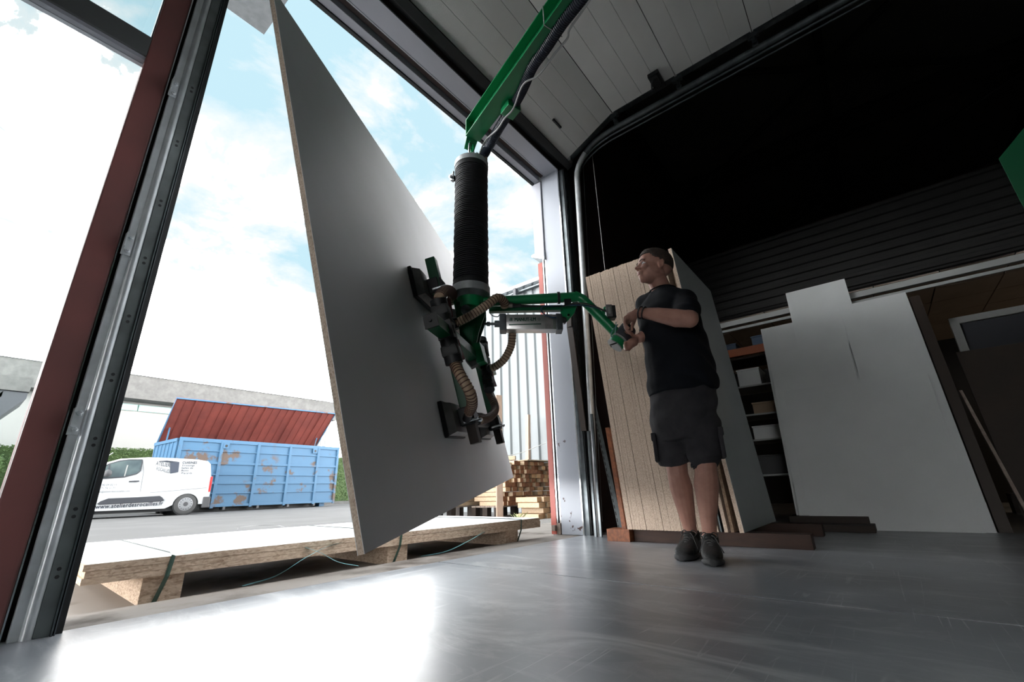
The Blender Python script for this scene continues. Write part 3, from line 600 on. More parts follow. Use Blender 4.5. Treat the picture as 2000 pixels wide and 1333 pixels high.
# handle body with grip + box
G0, G1 = HV(1202, 674, .01), HV(1232, 637, .01); gd = (G1-G0).normalized()
b = MB(); b.lathe(G0+gd*.05, gd, [(.040, 0), (.052, .002), (.052, .085), (.047, .095), (.03, .098)], 28); hb = obj('control_handle', b, M['trim_grey'], lift, smooth=True)
b = MB(); b.lathe(G0, gd, [(.044, -.008), (.051, -.004), (.051, .033), (.046, .036)], 28); obj('green_collar', b, M['green'], hb, smooth=True)
b = MB(); b.lathe(G0+gd*.036, gd, [(.046, 0), (.053, .0), (.053, .012), (.046, .012)], 28); b.lathe(G0-gd*.016, gd, [(.038, 0), (.052, .002), (.052, .009), (.04, .01)], 28); obj('pale_ring', b, M['rail'], hb, smooth=True)
b = MB(); b.tube([G0-gd*.01+hn*.05, G0-gd*.03+hn*.055-hdir*.03, HV(1190, 684, .06)], .0045, 8); obj('release_lever', b, M['blackp'], hb)
gp = HV(1226, 631, .075)
b = MB(); b.tube([gp-gd*.06+hdir*.0, gp+gd*.045], .017, 14); obj('grip', b, M['black'], hb, smooth=True)
bx = HV(1192, 613, .01)
b = MB(); b.cbox(bx, hdir*.055, hn*.06, Z_*.085); cbx = obj('control_box', b, M['blackp'], lift, bevel=.004)
b = MB(); b.cbox(HV(1187, 612, .045)-hdir*.0, hdir*.04, hn*.004, Z_*.08); obj('box_cover', b, M['pad'], cbx, bevel=.001)
b = MB(); b.cbox(HV(1187, 612, .0475), hdir*.016, hn*.001, Z_*.045); obj('cover_label', b, M['rail'], cbx)
b = MB(); b.cbox(HV(1178, 612, .0), hdir*.02, hn*.03, Z_*.03); b.ell(HV(1182, 603, .0), .014); obj('box_clamp', b, M['green'], cbx, bevel=.002)
# frame on the sheet: two arms, one crossbar
AU = (1.14, 1.91); AN = .105
for i, u in enumerate(AU):
    b = MB(); b.cbox(bp(u, (.40+1.38)/2, AN), EU*.06, EV*.98, EN*.06); obj('frame_arm', b, M['green_dk'], lift, bevel=.004)
    b = MB(); b.cbox(bp(u, .42, AN), EU*.078, EV*.10, EN*.078); obj('arm_clamp', b, M['black'], lift, bevel=.004)
    for v in (.40, 1.38):
        b = MB(); b.cbox(bp(u, v, AN), EU*.054, EV*.004, EN*.054); obj('tube_cap', b, M['blackp'], lift)
b = MB(); b.cbox(bp(1.30, .80, AN+.06), EU*1.42, EV*.06, EN*.06); obj('crossbar', b, M['green_dk'], lift, bevel=.004)
b = MB(); b.cbox(bp(.587, .80, AN+.06), EU*.01, EV*.064, EN*.064); b.lathe(bp(.585, .80, AN+.06), -EU, [(.008, 0), (.008, .015)], 8); obj('tube_cap', b, M['black'], lift)
b = MB(); b.prism([bp(1.35, .74, AN+.08), bp(1.45, .74, AN+.08), bp(1.47, .86, AN+.08), bp(1.33, .86, AN+.08)], EN*.05); obj('crossbar_saddle', b, M['green'], lift, bevel=.003)
b = MB(); b.prism([HV(909, 705, -.03), HV(930, 700, -.03), HV(933, 714, -.03), HV(921, 720, -.03)], hn*.06); obj('saddle_tip', b, M['pad'], lift, bevel=.002)
# suction pads
for u in AU:
    for v in (.42, 1.20):
        b = MB(); p4 = [(-.17, -.095), (.17, -.095), (.17, .095), (-.17, .095)]
        b.cbox(bp(u, v, .012), EU*.34, EV*.19, EN*.022); pd = obj('suction_pad', b, M['black'], lift, bevel=.005)
        b = MB(); b.add([bp(u+x*s, v+y*s, z) for (s, z) in ((.93, .022), (.80, .062)) for x, y in p4], [(3,2,1,0), (4,5,6,7), (0,1,5,4), (1,2,6,5), (2,3,7,6), (3,0,4,7)]); obj('pad_housing', b, M['pad'], pd, smooth=True, bevel=.003)
        b = MB(); b.cbox(bp(u, v, AN-.02), EU*.085, EV*.09, EN*.075); b.cbox(bp(u, v, AN+.035), EU*.10, EV*.06, EN*.012); obj('clamp_block', b, M['blackp'], pd, bevel=.003)
        b = MB()
        for q in (-.05, .05): b.lathe(bp(u+q, v-.03, AN+.03), EN, [(.007, -.05), (.007, .03)], 8)
        for a in range(3):
            an = a*2.094; b.ell(bp(u+.075, v-.02, AN+.03)+(EV*math.cos(an)+EN*math.sin(an))*.017, .011, n=8, k=6)
        b.lathe(bp(u+.035, v-.02, AN+.03), EU, [(.007, 0), (.007, .045)], 8); obj('star_knob', b, M['galv'], pd, smooth=True)
for (u, v0, v1, mt) in ((AU[0]+.01, .29, .40, 'brown_board'), (AU[1]+.01, .29, .40, 'brown_board')):
    b = MB(); b.cbox(bp(u, (v0+v1)/2-.01, AN+.005), EU*.075, EV*.13, EN*.05); obj('stop_plate', b, M[mt], lift, bevel=.003)
# manifolds: black pipe bodies along the arms with red levers
def BPX(x, y, n):       # the point seen at x, y that stands n in front of the sheet
    q = BB+EN*n; d = ray(x, y); return CAM+d*((q-CAM).dot(EN)/d.dot(EN))
for (p, q, n_, br, r0) in (((857, 590), (887, 708), .17, (874, 645), .034), ((941, 664), (956, 762), .19, (946, 712), .027)):
    A_, B_2 = BPX(*p, n_), BPX(*q, n_); b = MB(); b.tube([A_, B_2], r0, 16)
    for t in (.04, .30, .5, .70, .96): c = A_.lerp(B_2, t); dd_ = (B_2-A_).normalized()*.020; b.tube([c-dd_, c+dd_], r0*1.28, 18)
    c = A_.lerp(B_2, .5); b.cbox(c, EU*r0*2.3, (B_2-A_).normalized()*.09, EN*r0*2.3); obj('valve_manifold', b, M['black'], lift, smooth=True)
    for t in (.17, .83): c = A_.lerp(B_2, t); b = MB(); b.cbox(c, EU*r0*2.5, (B_2-A_).normalized()*.055, EN*r0*2.5); obj('valve_body', b, M['black'], lift, smooth=True, bevel=.012)
for n_, P4 in ((.20, ((876, 582), (880, 581), (883, 600), (885, 619), (878, 620), (873, 602))), (.20, ((891, 665), (896, 663), (902, 682), (909, 702), (903, 702), (889, 682))), (.21, ((950, 667), (953, 667), (954, 682), (956, 696), (951, 692), (947, 683))), (.21, ((959, 728), (963, 727), (966, 741), (971, 755), (966, 755), (957, 742)))):
    b = MB(); b.prism([BPX(x, y, n_) for x, y in P4], -EN*.014); obj('valve_lever', b, M['lever'], lift, bevel=.002)
# hoses
def hose(pts, r=.024, name='vacuum_hose', par=None, mt='hose_b', ring='hose_ring', pitch=.018, rr=1.10, **k):
    P = bez(pts, 14); ls = [0]
    for i in range(1, len(P)): ls.append(ls[-1]+(P[i]-P[i-1]).length)
    b = MB(); b.tube(P, r, 14); par = par or lift
    h = obj(name, b, M[mt], par, smooth='all')
    b = MB(); n = int(ls[-1]/pitch); j = 0
    up = None
    for q in range(1, n):
        s_ = q*pitch
        while j < len(ls)-2 and ls[j+1] < s_: j += 1
        t = (s_-ls[j])/max(1e-6, ls[j+1]-ls[j]); c = P[j].lerp(P[j+1], t); d = (P[j+1]-P[j]).normalized()
        b.tube([c-d*pitch*.14, c+d*pitch*.14], r*rr, 14)
    obj('spiral_rib', b, M[ring], h, kind='stuff'); return h
hose([BPX(857, 592, .17), BPX(859, 580, .18), BPX(868, 569, .185), BPX(878, 568, .17), BPX(884, 575, .14), BPX(881, 590, .10)], .028)
hose([HV(896, 645, .12), HV(925, 632, .14), HV(955, 612, .14), HV(972, 597, .12), HV(984, 597, .07), HV(986, 603, .03)], .026)
hose([BPX(887, 710, .17), BPX(900, 735, .20), BPX(917, 765, .22), BPX(922, 790, .20), BPX(916, 806, .15)], .025)
hose([BPX(953, 762, .12), BPX(963, 783, .16), BPX(967, 800, .17), BPX(957, 815, .15), BPX(935, 822, .12)], .025)
hose([HV(1001, 645, -.05), HV(998, 668, -.08), HV(985, 692, -.1), HV(968, 705, -.12), HV(957, 709, -.13)], .024)
hose([BPX(893, 668, .14), BPX(899, 680, .1), BPX(892, 692, .08)], .022)
b = MB(); b.tube([BPX(935, 822, .12), BPX(924, 826, .09), bp(AU[1]-.05, .42, .06)], .024, 14); obj('pipe_elbow', b, M['blackp'], lift, smooth=True)
b = MB(); b.tube([BPX(916, 806, .15), BPX(912, 818, .11), bp(AU[0]+.1, .42, .06)], .022, 14); obj('pipe_elbow', b, M['blackp'], lift, smooth=True)
b = MB(); b.tube([HV(957, 709, -.13), BPX(946, 713, .12)], .027, 14); obj('pipe_elbow', b, M['blackp'], lift, smooth=True)
b = MB(); b.tube([HV(898, 644, .12), HV(886, 648, .13), BPX(874, 645, .17)], .031, 14); obj('pipe_elbow', b, M['blackp'], lift, smooth=True)
# ------------------------------------------------------------------ jib boom, shackle, supply hose
E0 = V((1.865, 1.80, 2.85)); bd = V((1.50-1.82, .72-1.72, 0)).normalized(); bs = V((-bd.y, bd.x, 0)); bs = bs if bs.x > 0 else -bs
boom = thing('jib_boom', 'green steel I-beam crane boom overhead carrying the bellows', 'crane', (E0.x, E0.y, 2.85))
L_ = 5.4; h_, f_ = .15, .115
b = MB(); b.cbox(E0+bd*L_/2+Z_*.004, bd*L_, bs*f_, Z_*.008); obj('lower_flange', b, M['green'], boom, bevel=.001)
b = MB(); b.cbox(E0+bd*L_/2+Z_*(h_-.004), bd*L_, bs*f_, Z_*.008); obj('upper_flange', b, M['green'], boom)
b = MB(); b.cbox(E0+bd*L_/2+Z_*h_/2, bd*L_, bs*.007, Z_*(h_-.016)); obj('web', b, M['green'], boom)
b = MB(); b.cbox(E0-bd*.004+Z_*h_/2, bd*.008, bs*f_, Z_*h_); obj('end_plate', b, M['green'], boom)
b = MB(); b.prism([E0-bd*.005-bs*.045+Z_*.01, E0-bd*.005+bs*.045+Z_*.01, E0-bd*.06+bs*.04-Z_*.06, E0-bd*.06-bs*.04-Z_*.06], -bd*.010); obj('lug_plate', b, M['green'], boom, bevel=.002)
sc = V((PV[0], PV[1], 2.80))
b = MB(); b.lathe(E0-bd*.04-bs*.03-Z_*.035, bs, [(.01, 0), (.01, .05)], 8); b.tube([sc+V((-.018, 0, .02)), sc+V((-.022, 0, -.03)), sc+V((0, 0, -.065)), sc+V((.022, 0, -.03)), sc+V((.018, 0, .02))], .007, 8); obj('hook', b, M['green'], boom, smooth=True)
b = MB()
for q in (-1, 1): b.tube([sc+V((q*.03, q*.01, -.01)), sc+V((q*.034, q*.01, -.07)), sc+V((q*.015, 0, -.12)), sc+V((0, 0, -.135))], .007, 8)
b.tube([sc+V((-.03, 0, -.115)), sc+V((.03, 0, -.115))], .009, 8); b.cbox(sc+V((0, 0, -.15)), (.05, 0, 0), (0, .02, 0), (0, 0, .04)); obj('shackle', b, M['galv'], boom, smooth=True)
b = MB(); q0 = E0+bd*.38; b.cbox(q0+bs*.085-Z_*.01, bd*.10, bs*.10, Z_*.075); obj('hose_clamp', b, M['green'], boom, bevel=.004)
def HB(x, y, z): return onp(x, y, 2, z)
hp = [V((PV[0]+.04, PV[1]-.03, 2.675)), hd(938, 312, 2.60), HB(953, 290, 2.80), HB(975, 250, 2.83), HB(1003, 206, 2.85), HB(1020, 175, 2.85), HB(1040, 130, 2.85), HB(1065, 95, 2.85), HB(1098, 45, 2.85), HB(1140, -10, 2.85), HB(1200, -110, 2.86)]
while len(hp) < 14: hp.append(hp[-1]+bd*.35)
hose(hp[1:], .031, 'supply_hose', boom, 'hose_k', 'hose_k', pitch=.0125, rr=1.14)
b = MB(); b.tube(bez([hp[0]+V((0, 0, -.03)), hp[0]+V((.03, -.03, .0)), hp[1]]), .03, 14); obj('hose_elbow', b, M['card'], boom, smooth=True)
b = MB(); b.lathe(hp[1]-V((0, 0, .0)), hp[2]-hp[1], [(.034, 0), (.034, .012)], 14); b.lathe(hd(930, 300, 2.58), (1, 0, 0), [(.012, 0), (.012, .03)], 8); obj('hose_clip', b, M['galv'], boom)
wp = [hd(925, 316, 2.56), hd(933, 308, 2.52), HB(948, 275, 2.79), HB(972, 252, 2.79), HB(985, 232, 2.79), HB(1003, 211, 2.80), HB(1022, 165, 2.81), HB(1052, 147, 2.81), HB(1085, 103, 2.82), HB(1108, 75, 2.82), HB(1112, 58, 2.82), HB(1135, 25, 2.82), HB(1165, -20, 2.82)]
b = MB(); b.tube(bez(wp, 6), .006, 8); obj('cable', b, M['wire'], boom, smooth=True)
b = MB(); p_ = E0+bd*.95; b.tube([p_-bs*.06+Z_*.15, p_-bs*.06+Z_*.0-Z_*.004, p_+bs*.06-Z_*.004, p_+bs*.07+Z_*.0], .003, 6); obj('cable_tie', b, M['wire'], boom)
pe = E0+bd*L_
b = MB(); b.box((pe.x-.1, pe.y-.1, 0), (pe.x+.1, pe.y+.1, 3.1)); obj('crane_column', b, M['green'], boom, bevel=.005)
b = MB(); b.box((pe.x-.25, pe.y-.25, 0), (pe.x+.25, pe.y+.25, .02)); obj('column_foot', b, M['green'], boom)
# ================================================================== OUTSIDE, BY THE DOOR: strapped pallet of sheets
def zx(x, y, Y): return onp(x, y, 1, Y)
pal_u = V((1, -.035, 0)).normalized(); pal_v = V((.035, 1, 0)).normalized(); PO = V((.40, 2.37, 0))
ps = thing('sheet_pallet', 'low strapped stack of white chipboard sheets on chipboard bearers outside the threshold', 'sheets', (.4, 2.4, -.03))
for k in range(3):
    z = .081+k*.0232; j = (.0, .006, -.003)[k]
    b = MB(); b.obox(PO+pal_u*j+pal_v*j*.3+Z_*z, pal_u*2.76, pal_v*1.25, Z_*.0226); obj('sheet', b, M['chip_flat'], ps)
b = MB(); b.obox(PO+pal_u*.004+Z_*.1502, pal_u*2.755, pal_v*1.25, Z_*.0012); obj('top_face', b, M['white'], ps)
for u in (.19, 1.33, 2.37):
    b = MB(); b.obox(PO+pal_u*u+pal_v*.03-Z_*.024, pal_u*.14, pal_v*1.15, Z_*.105); obj('bearer', b, M['chip_flat'], ps)
for u in (.24, 1.37, 2.49):
    pts = [PO+pal_u*u+pal_v*.028-Z_*.022, PO+pal_u*(u+.02)-pal_v*.004+Z_*.076, PO+pal_u*(u+.03)-pal_v*.003+Z_*.153, PO+pal_u*(u+.05)+pal_v*.12+Z_*.1545, PO+pal_u*(u+.06)+pal_v*1.25+Z_*.153]
    b = MB(); b.tube(pts, [(.0012, .008)]*5, 4, flat=(0, -1, .2)); obj('strap', b, M['strap'], ps)
def ribbon(nm, pts, label, r=.009, mt='teal_tube'):
    b = MB(); P = bez(pts, 8); b.tube(P, [(.001, r)]*len(P), 4, flat=(0, 0, 1)); return obj(nm, b, M[mt], None, label=label, cat='strap', loc=P[0])
def PX(x, y, z): return onp(x, y, 2, z)
ribbon('loose_strap', [zx(345, 1090, 2.37)+V((0, 0, .004)), zx(400, 1073, 2.42)+V((0, 0, .008)), zx(470, 1066, 2.43)+V((0, 0, .012)), zx(560, 1066, 2.4)+V((0, 0, .01)), zx(620, 1078, 2.30), zx(660, 1098, 2.24), zx(700, 1106, 2.2)], 'cut green strapping band curling off the left front edge of the sheets')
ribbon('loose_strap', [PX(475, 1145, .0), PX(540, 1125, .01), zx(600, 1088, 2.25), zx(650, 1065, 2.33), zx(720, 1052, 2.36)], 'thin loose band crossing in front of the middle of the sheets')
ribbon('loose_strap', [PX(822, 1087, .0), PX(870, 1078, .015), zx(910, 1060, 2.2), zx(945, 1040, 2.3), zx(975, 1024, 2.4), zx(1000, 1016, 2.6)], 'loose band hanging over the right half of the sheets')
ribbon('loose_strap', [PX(463, 1036, .165), PX(470, 1030, .18), PX(505, 1027, .20), PX(540, 1027, .19), PX(556, 1030, .166)], 'thin dark band arched on top of the white sheets', .003, 'blackp')
# ================================================================== OUTSIDE RIGHT: corrugated building, timber
b = MB(); y = 2.6; k = 0; prof = []
while y < 8.6:
    prof += [(7.5, y), (7.5, y+.13), (7.545, y+.155), (7.545, y+.225), (7.5, y+.25)]; y += .25
vs = []
for (x, yy) in prof: vs += [(x, yy, -.1), (x, yy, 4.87)]
cb = thing('corrugated_hall', 'white corrugated metal hall standing close behind the timber', 'building', (7.5, 2.6, -.1))
b.add(vs, [(2*i, 2*i+2, 2*i+3, 2*i+1) for i in range(len(prof)-1)]); b.box((7.56, 2.6, -.1), (15, 8.6, 4.86)); obj('cladding', b, M['white_clad'], cb, kind='stuff')
b = MB(); b.prism([(7.38, 2.6, 4.87), (7.38, 8.7, 4.87), (7.38, 8.7, 4.95), (7.38, 2.6, 4.95)], (7.6, 0, 0)); obj('roof_edge', b, M['galv'], cb)
b = MB(); b.box((7.40, 2.6, 4.76), (7.5, 8.6, 4.79)); obj('gutter_shadow_strip', b, M['galv_dk'], cb)
b = MB(); b.tube([(7.36, 5.70, 4.0), (7.36, 5.70, 4.6)], .024, 8); b.tube([(7.36, 5.70, 4.1), (7.52, 5.70, 4.1)], .02, 8); lp = obj('lamp_bracket', b, M['galv_dk'], cb)
b = MB(); b.cbox((7.34, 5.70, 4.72), (.10, 0, 0), (0, .08, 0), (0, 0, .24)); obj('lamp_head', b, M['trim_grey'], lp, bevel=.015)
# batten pile on a pallet
def pallet(nm, x0, y0, x1, y1, z0, h, label, cat='pallet'):
    t = thing(nm, label, cat, (x0, y0, z0))
    for yy in (y0, (y0+y1)/2-.05, y1-.1):
        b = MB(); b.box((x0, yy, z0), (x1, yy+.1, z0+.022)); obj('bottom_board', b, M['old_wood'], t)
    for i in range(3):
        for yy in (y0, (y0+y1)/2-.05, y1-.1):
            xx = x0+(x1-x0-.1)*i/2; b = MB(); b.box((xx, yy, z0+.022), (xx+.1, yy+.1, z0+h-.022)); obj('block', b, M['wood_dk'], t)
    n = 6
    for i in range(n):
        yy = y0+(y1-y0-.1)*i/(n-1); b = MB(); b.box((x0, yy, z0+h-.022), (x1, yy+.09, z0+h)); obj('deck_board', b, M['old_wood'], t)
    return t
pallet('timber_pallet', 5.42, 4.66, 6.9, 5.25, -.05, .20, 'dark weathered pallet under the tall pile of pine battens')
ORD = 'first second third fourth fifth sixth seventh eighth ninth tenth eleventh twelfth thirteenth fourteenth fifteenth sixteenth seventeenth eighteenth nineteenth twentieth'.split()+['%d%s' % (k, {1: 'st', 2: 'nd', 3: 'rd'}.get(k % 10, 'th')) for k in range(21, 60)]
bat_g = 'sawn pine battens piled on the pallet'
bh, bw = .068, .098; mesh_b = {}
def batten(x, y, z, ln, wd, ht, mt, grp, lab):
    key = (round(ln, 1), round(wd, 3), round(ht, 3), mt)
    if key not in mesh_b:
        q = MB(); q.box((0, 0, 0), (wd*.97, key[0], ht*.94)); q.m = [1, 1, 0, 1, 1, 1]; mesh_b[key] = q.mesh('batten', [M[mt], M['pine3']], bevel=.003)
    o = bpy.data.objects.new('batten', mesh_b[key]); C.objects.link(o); o.location = (x, y, z); o.rotation_euler[2] = random.uniform(-.012, .012)
    o['label'] = lab; o['category'] = 'batten'; o['group'] = grp; return o
for r_ in range(10):
    z = .151+r_*bh; n0 = 0 if r_ < 5 else (1, 2, 2, 3, 3)[r_-5]; x = 5.46+n0*bw*.75; cn_ = 0
    while x < 6.85:
        if random.random() > (.05 if r_ < 7 else .02):
            wd = random.choice((.085, .098, .11)); batten(x, 4.6+random.uniform(-.07, .10)*(1 if r_ > 1 else .3), z, random.choice((.5, .6)), wd, bh, random.choice(('pine2', 'pine2', 'pine')), bat_g, 'sawn pine batten, %s from the left in the %s row from the bottom' % (ORD[cn_], ORD[r_])); cn_ += 1
            x += wd+.002
        else: x += .07
for qi, (x, y, z, a) in enumerate(((5.72, 4.56, .84, .5), (5.46, 4.66, .66, .12), (5.56, 4.62, .735, -.3), (5.60, 4.70, .80, .35))):
    o = batten(x, y, z, .5, .11, bh, 'pine3', 'skewed pale battens', ('highest', 'lowest', 'middle', 'second highest')[qi]+' of the pale skewed battens on the upper left of the pile'); o.rotation_euler[2] = a
b = MB(); b.obox((5.98, 4.50, .835), (.95, 0, .01), (0, .7, 0), (0, 0, .014)); obj('cover_board', b, M['pine3'], None, label='thin pale board covering the top of the batten pile', cat='board', loc=(5.78, 4.5, .84))
# small pile of thick ends at the right
for r_ in range(4):
    for c_ in range(3):
        if (r_, c_) in ((1, 0),): continue
        batten(5.50+c_*.115+r_*.012, 3.98+.04*((r_+c_) % 2), -.036+r_*.078, .4, .108, .076, 'pine', 'thick pale offcuts', 'thick offcut, %s row up, %s one in the low heap beside the red trim' % (ORD[r_], ('left', 'middle', 'right')[c_]))
# planks stacked left of the tall post, on their own pallet
pallet('plank_pallet', 4.3, 5.32, 5.9, 6.0, -.06, .22, 'weathered pallet under the pale planks left of the upright plank')
for r_ in range(7):
    for c_ in range(2):
        b = MB(); b.box((4.28+.02*(r_ % 3), 5.32+c_*.14+.01*(r_ % 2), .161+r_*.058), (5.88, 5.44+c_*.14, .161+r_*.058+.052)); obj('pale_plank', b, M['pine3'], None, label='pale pine plank, %s layer from the bottom, %s row, left of the upright plank' % (ORD[r_], ('front', 'rear')[c_]), cat='plank', group='pale planks on the left pallet', loc=(4.42, 5.32+c_*.14, .161+r_*.058), bevel=.003)
b = MB(); b.prism([(5.14, 4.46, -.035), (5.235, 4.42, -.035), (5.25, 4.45, -.035), (5.155, 4.49, -.035)], (.08, .05, 1.86)); obj('upright_plank', b, M['blk_plank'], None, label='tall brown plank standing upright between the two timber stacks', cat='plank', loc=(5.4, 4.7, 0), bevel=.004)
b = MB(); b.obox((7.02, 5.30, -.04), (.07, 0, 0), (0, .07, 0), (.10, .0, 1.86)); obj('leaning_stick', b, M['blk_plank'], None, label='thin square batten standing up behind the orange pile', cat='batten', loc=(6.1, 4.6, 0))
b = MB(); b.tube(bez([(5.6, 5.9, 1.0), (6.6, 5.4, 1.0), (7.3, 5.0, 1.25)], 5), .006, 6); obj('sagging_rope', b, M['wire'], None, label='thin cord sagging across the white corrugated wall', cat='cord', loc=(5.3, 6, 1))
b = MB(); random.seed(3)
for i in range(26):
    a = random.uniform(0, 6.28); l = random.uniform(.05, .13); p = V((5.12+random.uniform(-.03, .03), 4.05+random.uniform(-.03, .03), -.036)); d = V((math.cos(a), math.sin(a), 0))
    b.add([p-d.cross(Z_)*.006, p+d.cross(Z_)*.006, p+d*l*.6+Z_*l*.7+d.cross(Z_)*.005, p+d*l+Z_*l], [(0, 1, 2, 3)])
obj('grass_tuft', b, M['plant'], None, label='small pale grass tuft in front of the batten pile', cat='grass', loc=(5.12, 4.05, -.036), kind='stuff')
# ================================================================== VAN
GV = -.09
def vz(x, y, off=0): p = zx(x, y, 18-off); return p
van = thing('van', 'white panel van with dark blue company lettering parked in front of the blue container', 'van', (3.6, 18.9, GV))
prof = [(1.42, .22), (1.40, .45), (1.45, .62), (1.62, .78), (2.25, .93), (2.33, .97), (2.95, 1.50), (3.25, 1.62), (3.9, 1.685), (4.6, 1.685), (5.3, 1.66), (5.60, 1.62), (5.70, 1.52), (5.78, 1.0), (5.80, .62), (5.79, .22)]
def van_side(arches=True):
    P = [(x, z) for x, z in prof]
    out = [P[0]]+P[1:]
    def arch(cx, r=.36): return [(cx+r*math.cos(a), max(.02, .22+r*.95*math.sin(a))) for a in [math.pi*k/12 for k in range(13)]]
    bot = arch(5.15)+[(4.6, .12)]+[(2.95, .12)]+arch(2.38)
    return out+bot
sd = van_side(); 
def shell(y, inset=0): return [V((x, y+(max(0, z-.75)*.10), z)) if y < 19 else V((x, y-(max(0, z-.75)*.10), z)) for x, z in sd]
me = bpy.data.meshes.new('body'); bm = bmesh.new()
A = [bm.verts.new(p-V((3.6, 18.9, GV))) for p in shell(18.0)]; B_ = [bm.verts.new(p-V((3.6, 18.9, GV))) for p in shell(19.75)]
n = len(A)
for i in range(n): bm.faces.new((A[i], A[(i+1) % n], B_[(i+1) % n], B_[i]))
f1 = bm.faces.new(A); f2 = bm.faces.new(B_[::-1]); 
es = [e for e in bm.edges if e.calc_face_angle(0) > .8]
bmesh.ops.bevel(bm, geom=[e for e in f1.edges if e.verts[0].co.z > .3 and e.verts[0].co.z-e.verts[0].co.z == 0 and max(v.co.z for v in e.verts) > 1.0], offset=.06, segments=4, affect='EDGES', profile=.5)
bmesh.ops.triangulate(bm, faces=[f for f in bm.faces if len(f.verts) > 4]); bmesh.ops.recalc_face_normals(bm, faces=bm.faces)
bm.to_mesh(me); bm.free(); me.materials.append(M['paint_w']); me.polygons.foreach_set('use_smooth', [True]*len(me.polygons)); me.set_sharp_from_angle(angle=math.radians(35))
body = bpy.data.objects.new('body', me); C.objects.link(body); body.parent = van; ORG[body.name] = ORG[van.name]
def vzz(px_, py_, off=.004):       # point on the van flank seen at zoom pixel
    x, y = 170+px_/7.692, 870+py_/7.692
    p = zx(x, y, 18.0); p = zx(x, y, 18.0+max(0, p.z-.75)*.10-off); return p
win = [(216, 345), (330, 285), (500, 238), (640, 222), (828, 222), (826, 270), (800, 385), (745, 428), (560, 475), (300, 495), (175, 502)]
b = MB(); b.prism([vzz(x, y) for x, y in win], (0, -.012, 0)); wdw = obj('side_window', b, M['glass_v'], van)
cw = V((0,0,0))
for x, y in win: cw += vzz(x, y)/len(win)
b = MB()
for i in range(len(win)):
    p, q = vzz(*win[i]), vzz(*win[(i+1) % len(win)]); b.tube([p, q], .018, 6)
obj('window_seal', b, M['trim_grey'], wdw)
b = MB(); b.prism([vzz(600, 300, .02), vzz(620, 300, .02), vzz(570, 470, .02), vzz(552, 470, .02)], (0, -.01, 0)); obj('seat_belt', b, M['rail'], wdw)
b = MB(); b.tube([vzz(340, 285, .02), vzz(318, 480, .02)], .018, 6); obj('window_divider', b, M['trim_grey'], wdw)
b = MB(); p = vzz(310, 425, .12); b.ell(p, (.10, .09, .11)); b.tube([p-V((.02, 0, .07)), vzz(200, 465)], .025, 8); obj('wing_mirror', b, M['bumper'], van, smooth=True)
b = MB(); b.prism([vzz(*q) for q in ((145, 885), (200, 845), (320, 800), (750, 783), (1090, 762), (1125, 785), (1158, 828), (1140, 843), (760, 866), (180, 898))], (0, -.03, 0)); obj('side_moulding', b, M['trim_grey'], van, bevel=.01)
b = MB(); b.tube([vzz(630, 548), vzz(680, 545, .03), vzz(740, 543, .03), vzz(778, 541)], .02, 8); obj('door_handle', b, M['trim_grey'], van)
b = MB(); b.tube([vzz(838, 215, .003), vzz(850, 400, .003), vzz(800, 700, .003)], .006, 5); b.tube([vzz(940, 715, .003), vzz(1800, 640, .003)], .004, 5); obj('door_seam', b, M['ink_lt'], van)
b = MB(); b.box((5.62, 17.97, .10), (5.84, 19.78, .45)); obj('rear_bumper', b, M['bumper'], van, bevel=.03)
b = MB(); b.box((5.735, 17.99, .60), (5.80, 18.16, 1.10)); obj('tail_lamp', b, M['tail'], van, bevel=.015)
b = MB(); b.box((1.36, 17.99, .12), (1.6, 19.76, .5)); obj('front_bumper', b, M['bumper'], van, bevel=.03)
b = MB(); b.prism([(2.36, 18.2, .99), (2.94, 18.25, 1.48), (2.90, 18.25, 1.50), (2.32, 18.2, 1.01)], (0, 1.35, 0)); obj('windscreen', b, M['glass_v'], van)
b = MB(); b.box((1.7, 18.1, .04), (5.6, 19.6, .2)); obj('underbody', b, M['black'], van)
b = MB(); b.tube([vzz(300, 190)+V((0, .5, 0)), vzz(450, 95)+V((0, .5, 0))], .012, 6); obj('aerial', b, M['rail'], van)
for cx in (5.15, 2.38):
    for yy, sgn in ((18.01, 1), (19.56, 1)):
        b = MB(); b.lathe((cx, yy, GV+.325), (0, 1, 0), [(.20, .0), (.28, -.005), (.318, .02), (.325, .05), (.325, .16), (.31, .19)], 36); wh = obj('wheel', b, M['tyre'], van, smooth=True)
        b = MB(); b.lathe((cx, yy-.012, GV+.325), (0, 1, 0), [(.02, -.01), (.10, -.004), (.19, .0), (.215, .02), (.20, .03)], 32); hb_ = obj('hub_cap', b, M['hub'], wh, smooth=True)
    # vents of the near cap, one part
        b = MB()
        for k in range(14):
            a = k*2*math.pi/14; b.lathe((cx+.162*math.cos(a), yy-.024, GV+.325+.162*math.sin(a)), (0, 1, 0), [(.013, 0), (.013, .012)], 6)
        obj('cap_vents', b, M['ink'], wh, kind='stuff')
        b = MB(); b.lathe((cx, yy-.03, GV+.325), (0, 1, 0), [(.03, 0), (.065, .004), (.07, .02)], 20); obj('hub_centre', b, M['bumper'], wh, smooth=True)
    b = MB(); b.lathe((cx, 18.04, .235), (0, 1, 0), [(.355, 0), (.355, 1.6)], 28); obj('wheel_well', b, M['black'], van)
def vt(s, x0, y0, x1, y1, h, mt, bold=0, sp=1.0):
    p, q = vzz(x0, y0, .012), vzz(x1, y1, .012); return text(s, p, q-p, Z_+(q-p).normalized()*0, h, M[mt], body, width=(q-p).length, spacing=sp, bold=bold, thick=.004)
def hz_(dy): return dy/7.692*18/854*1.22
vt('www.atelierdesrocailles.fr', 115, 958, 1135, 900, .115, 'ink', .02, 1.1)
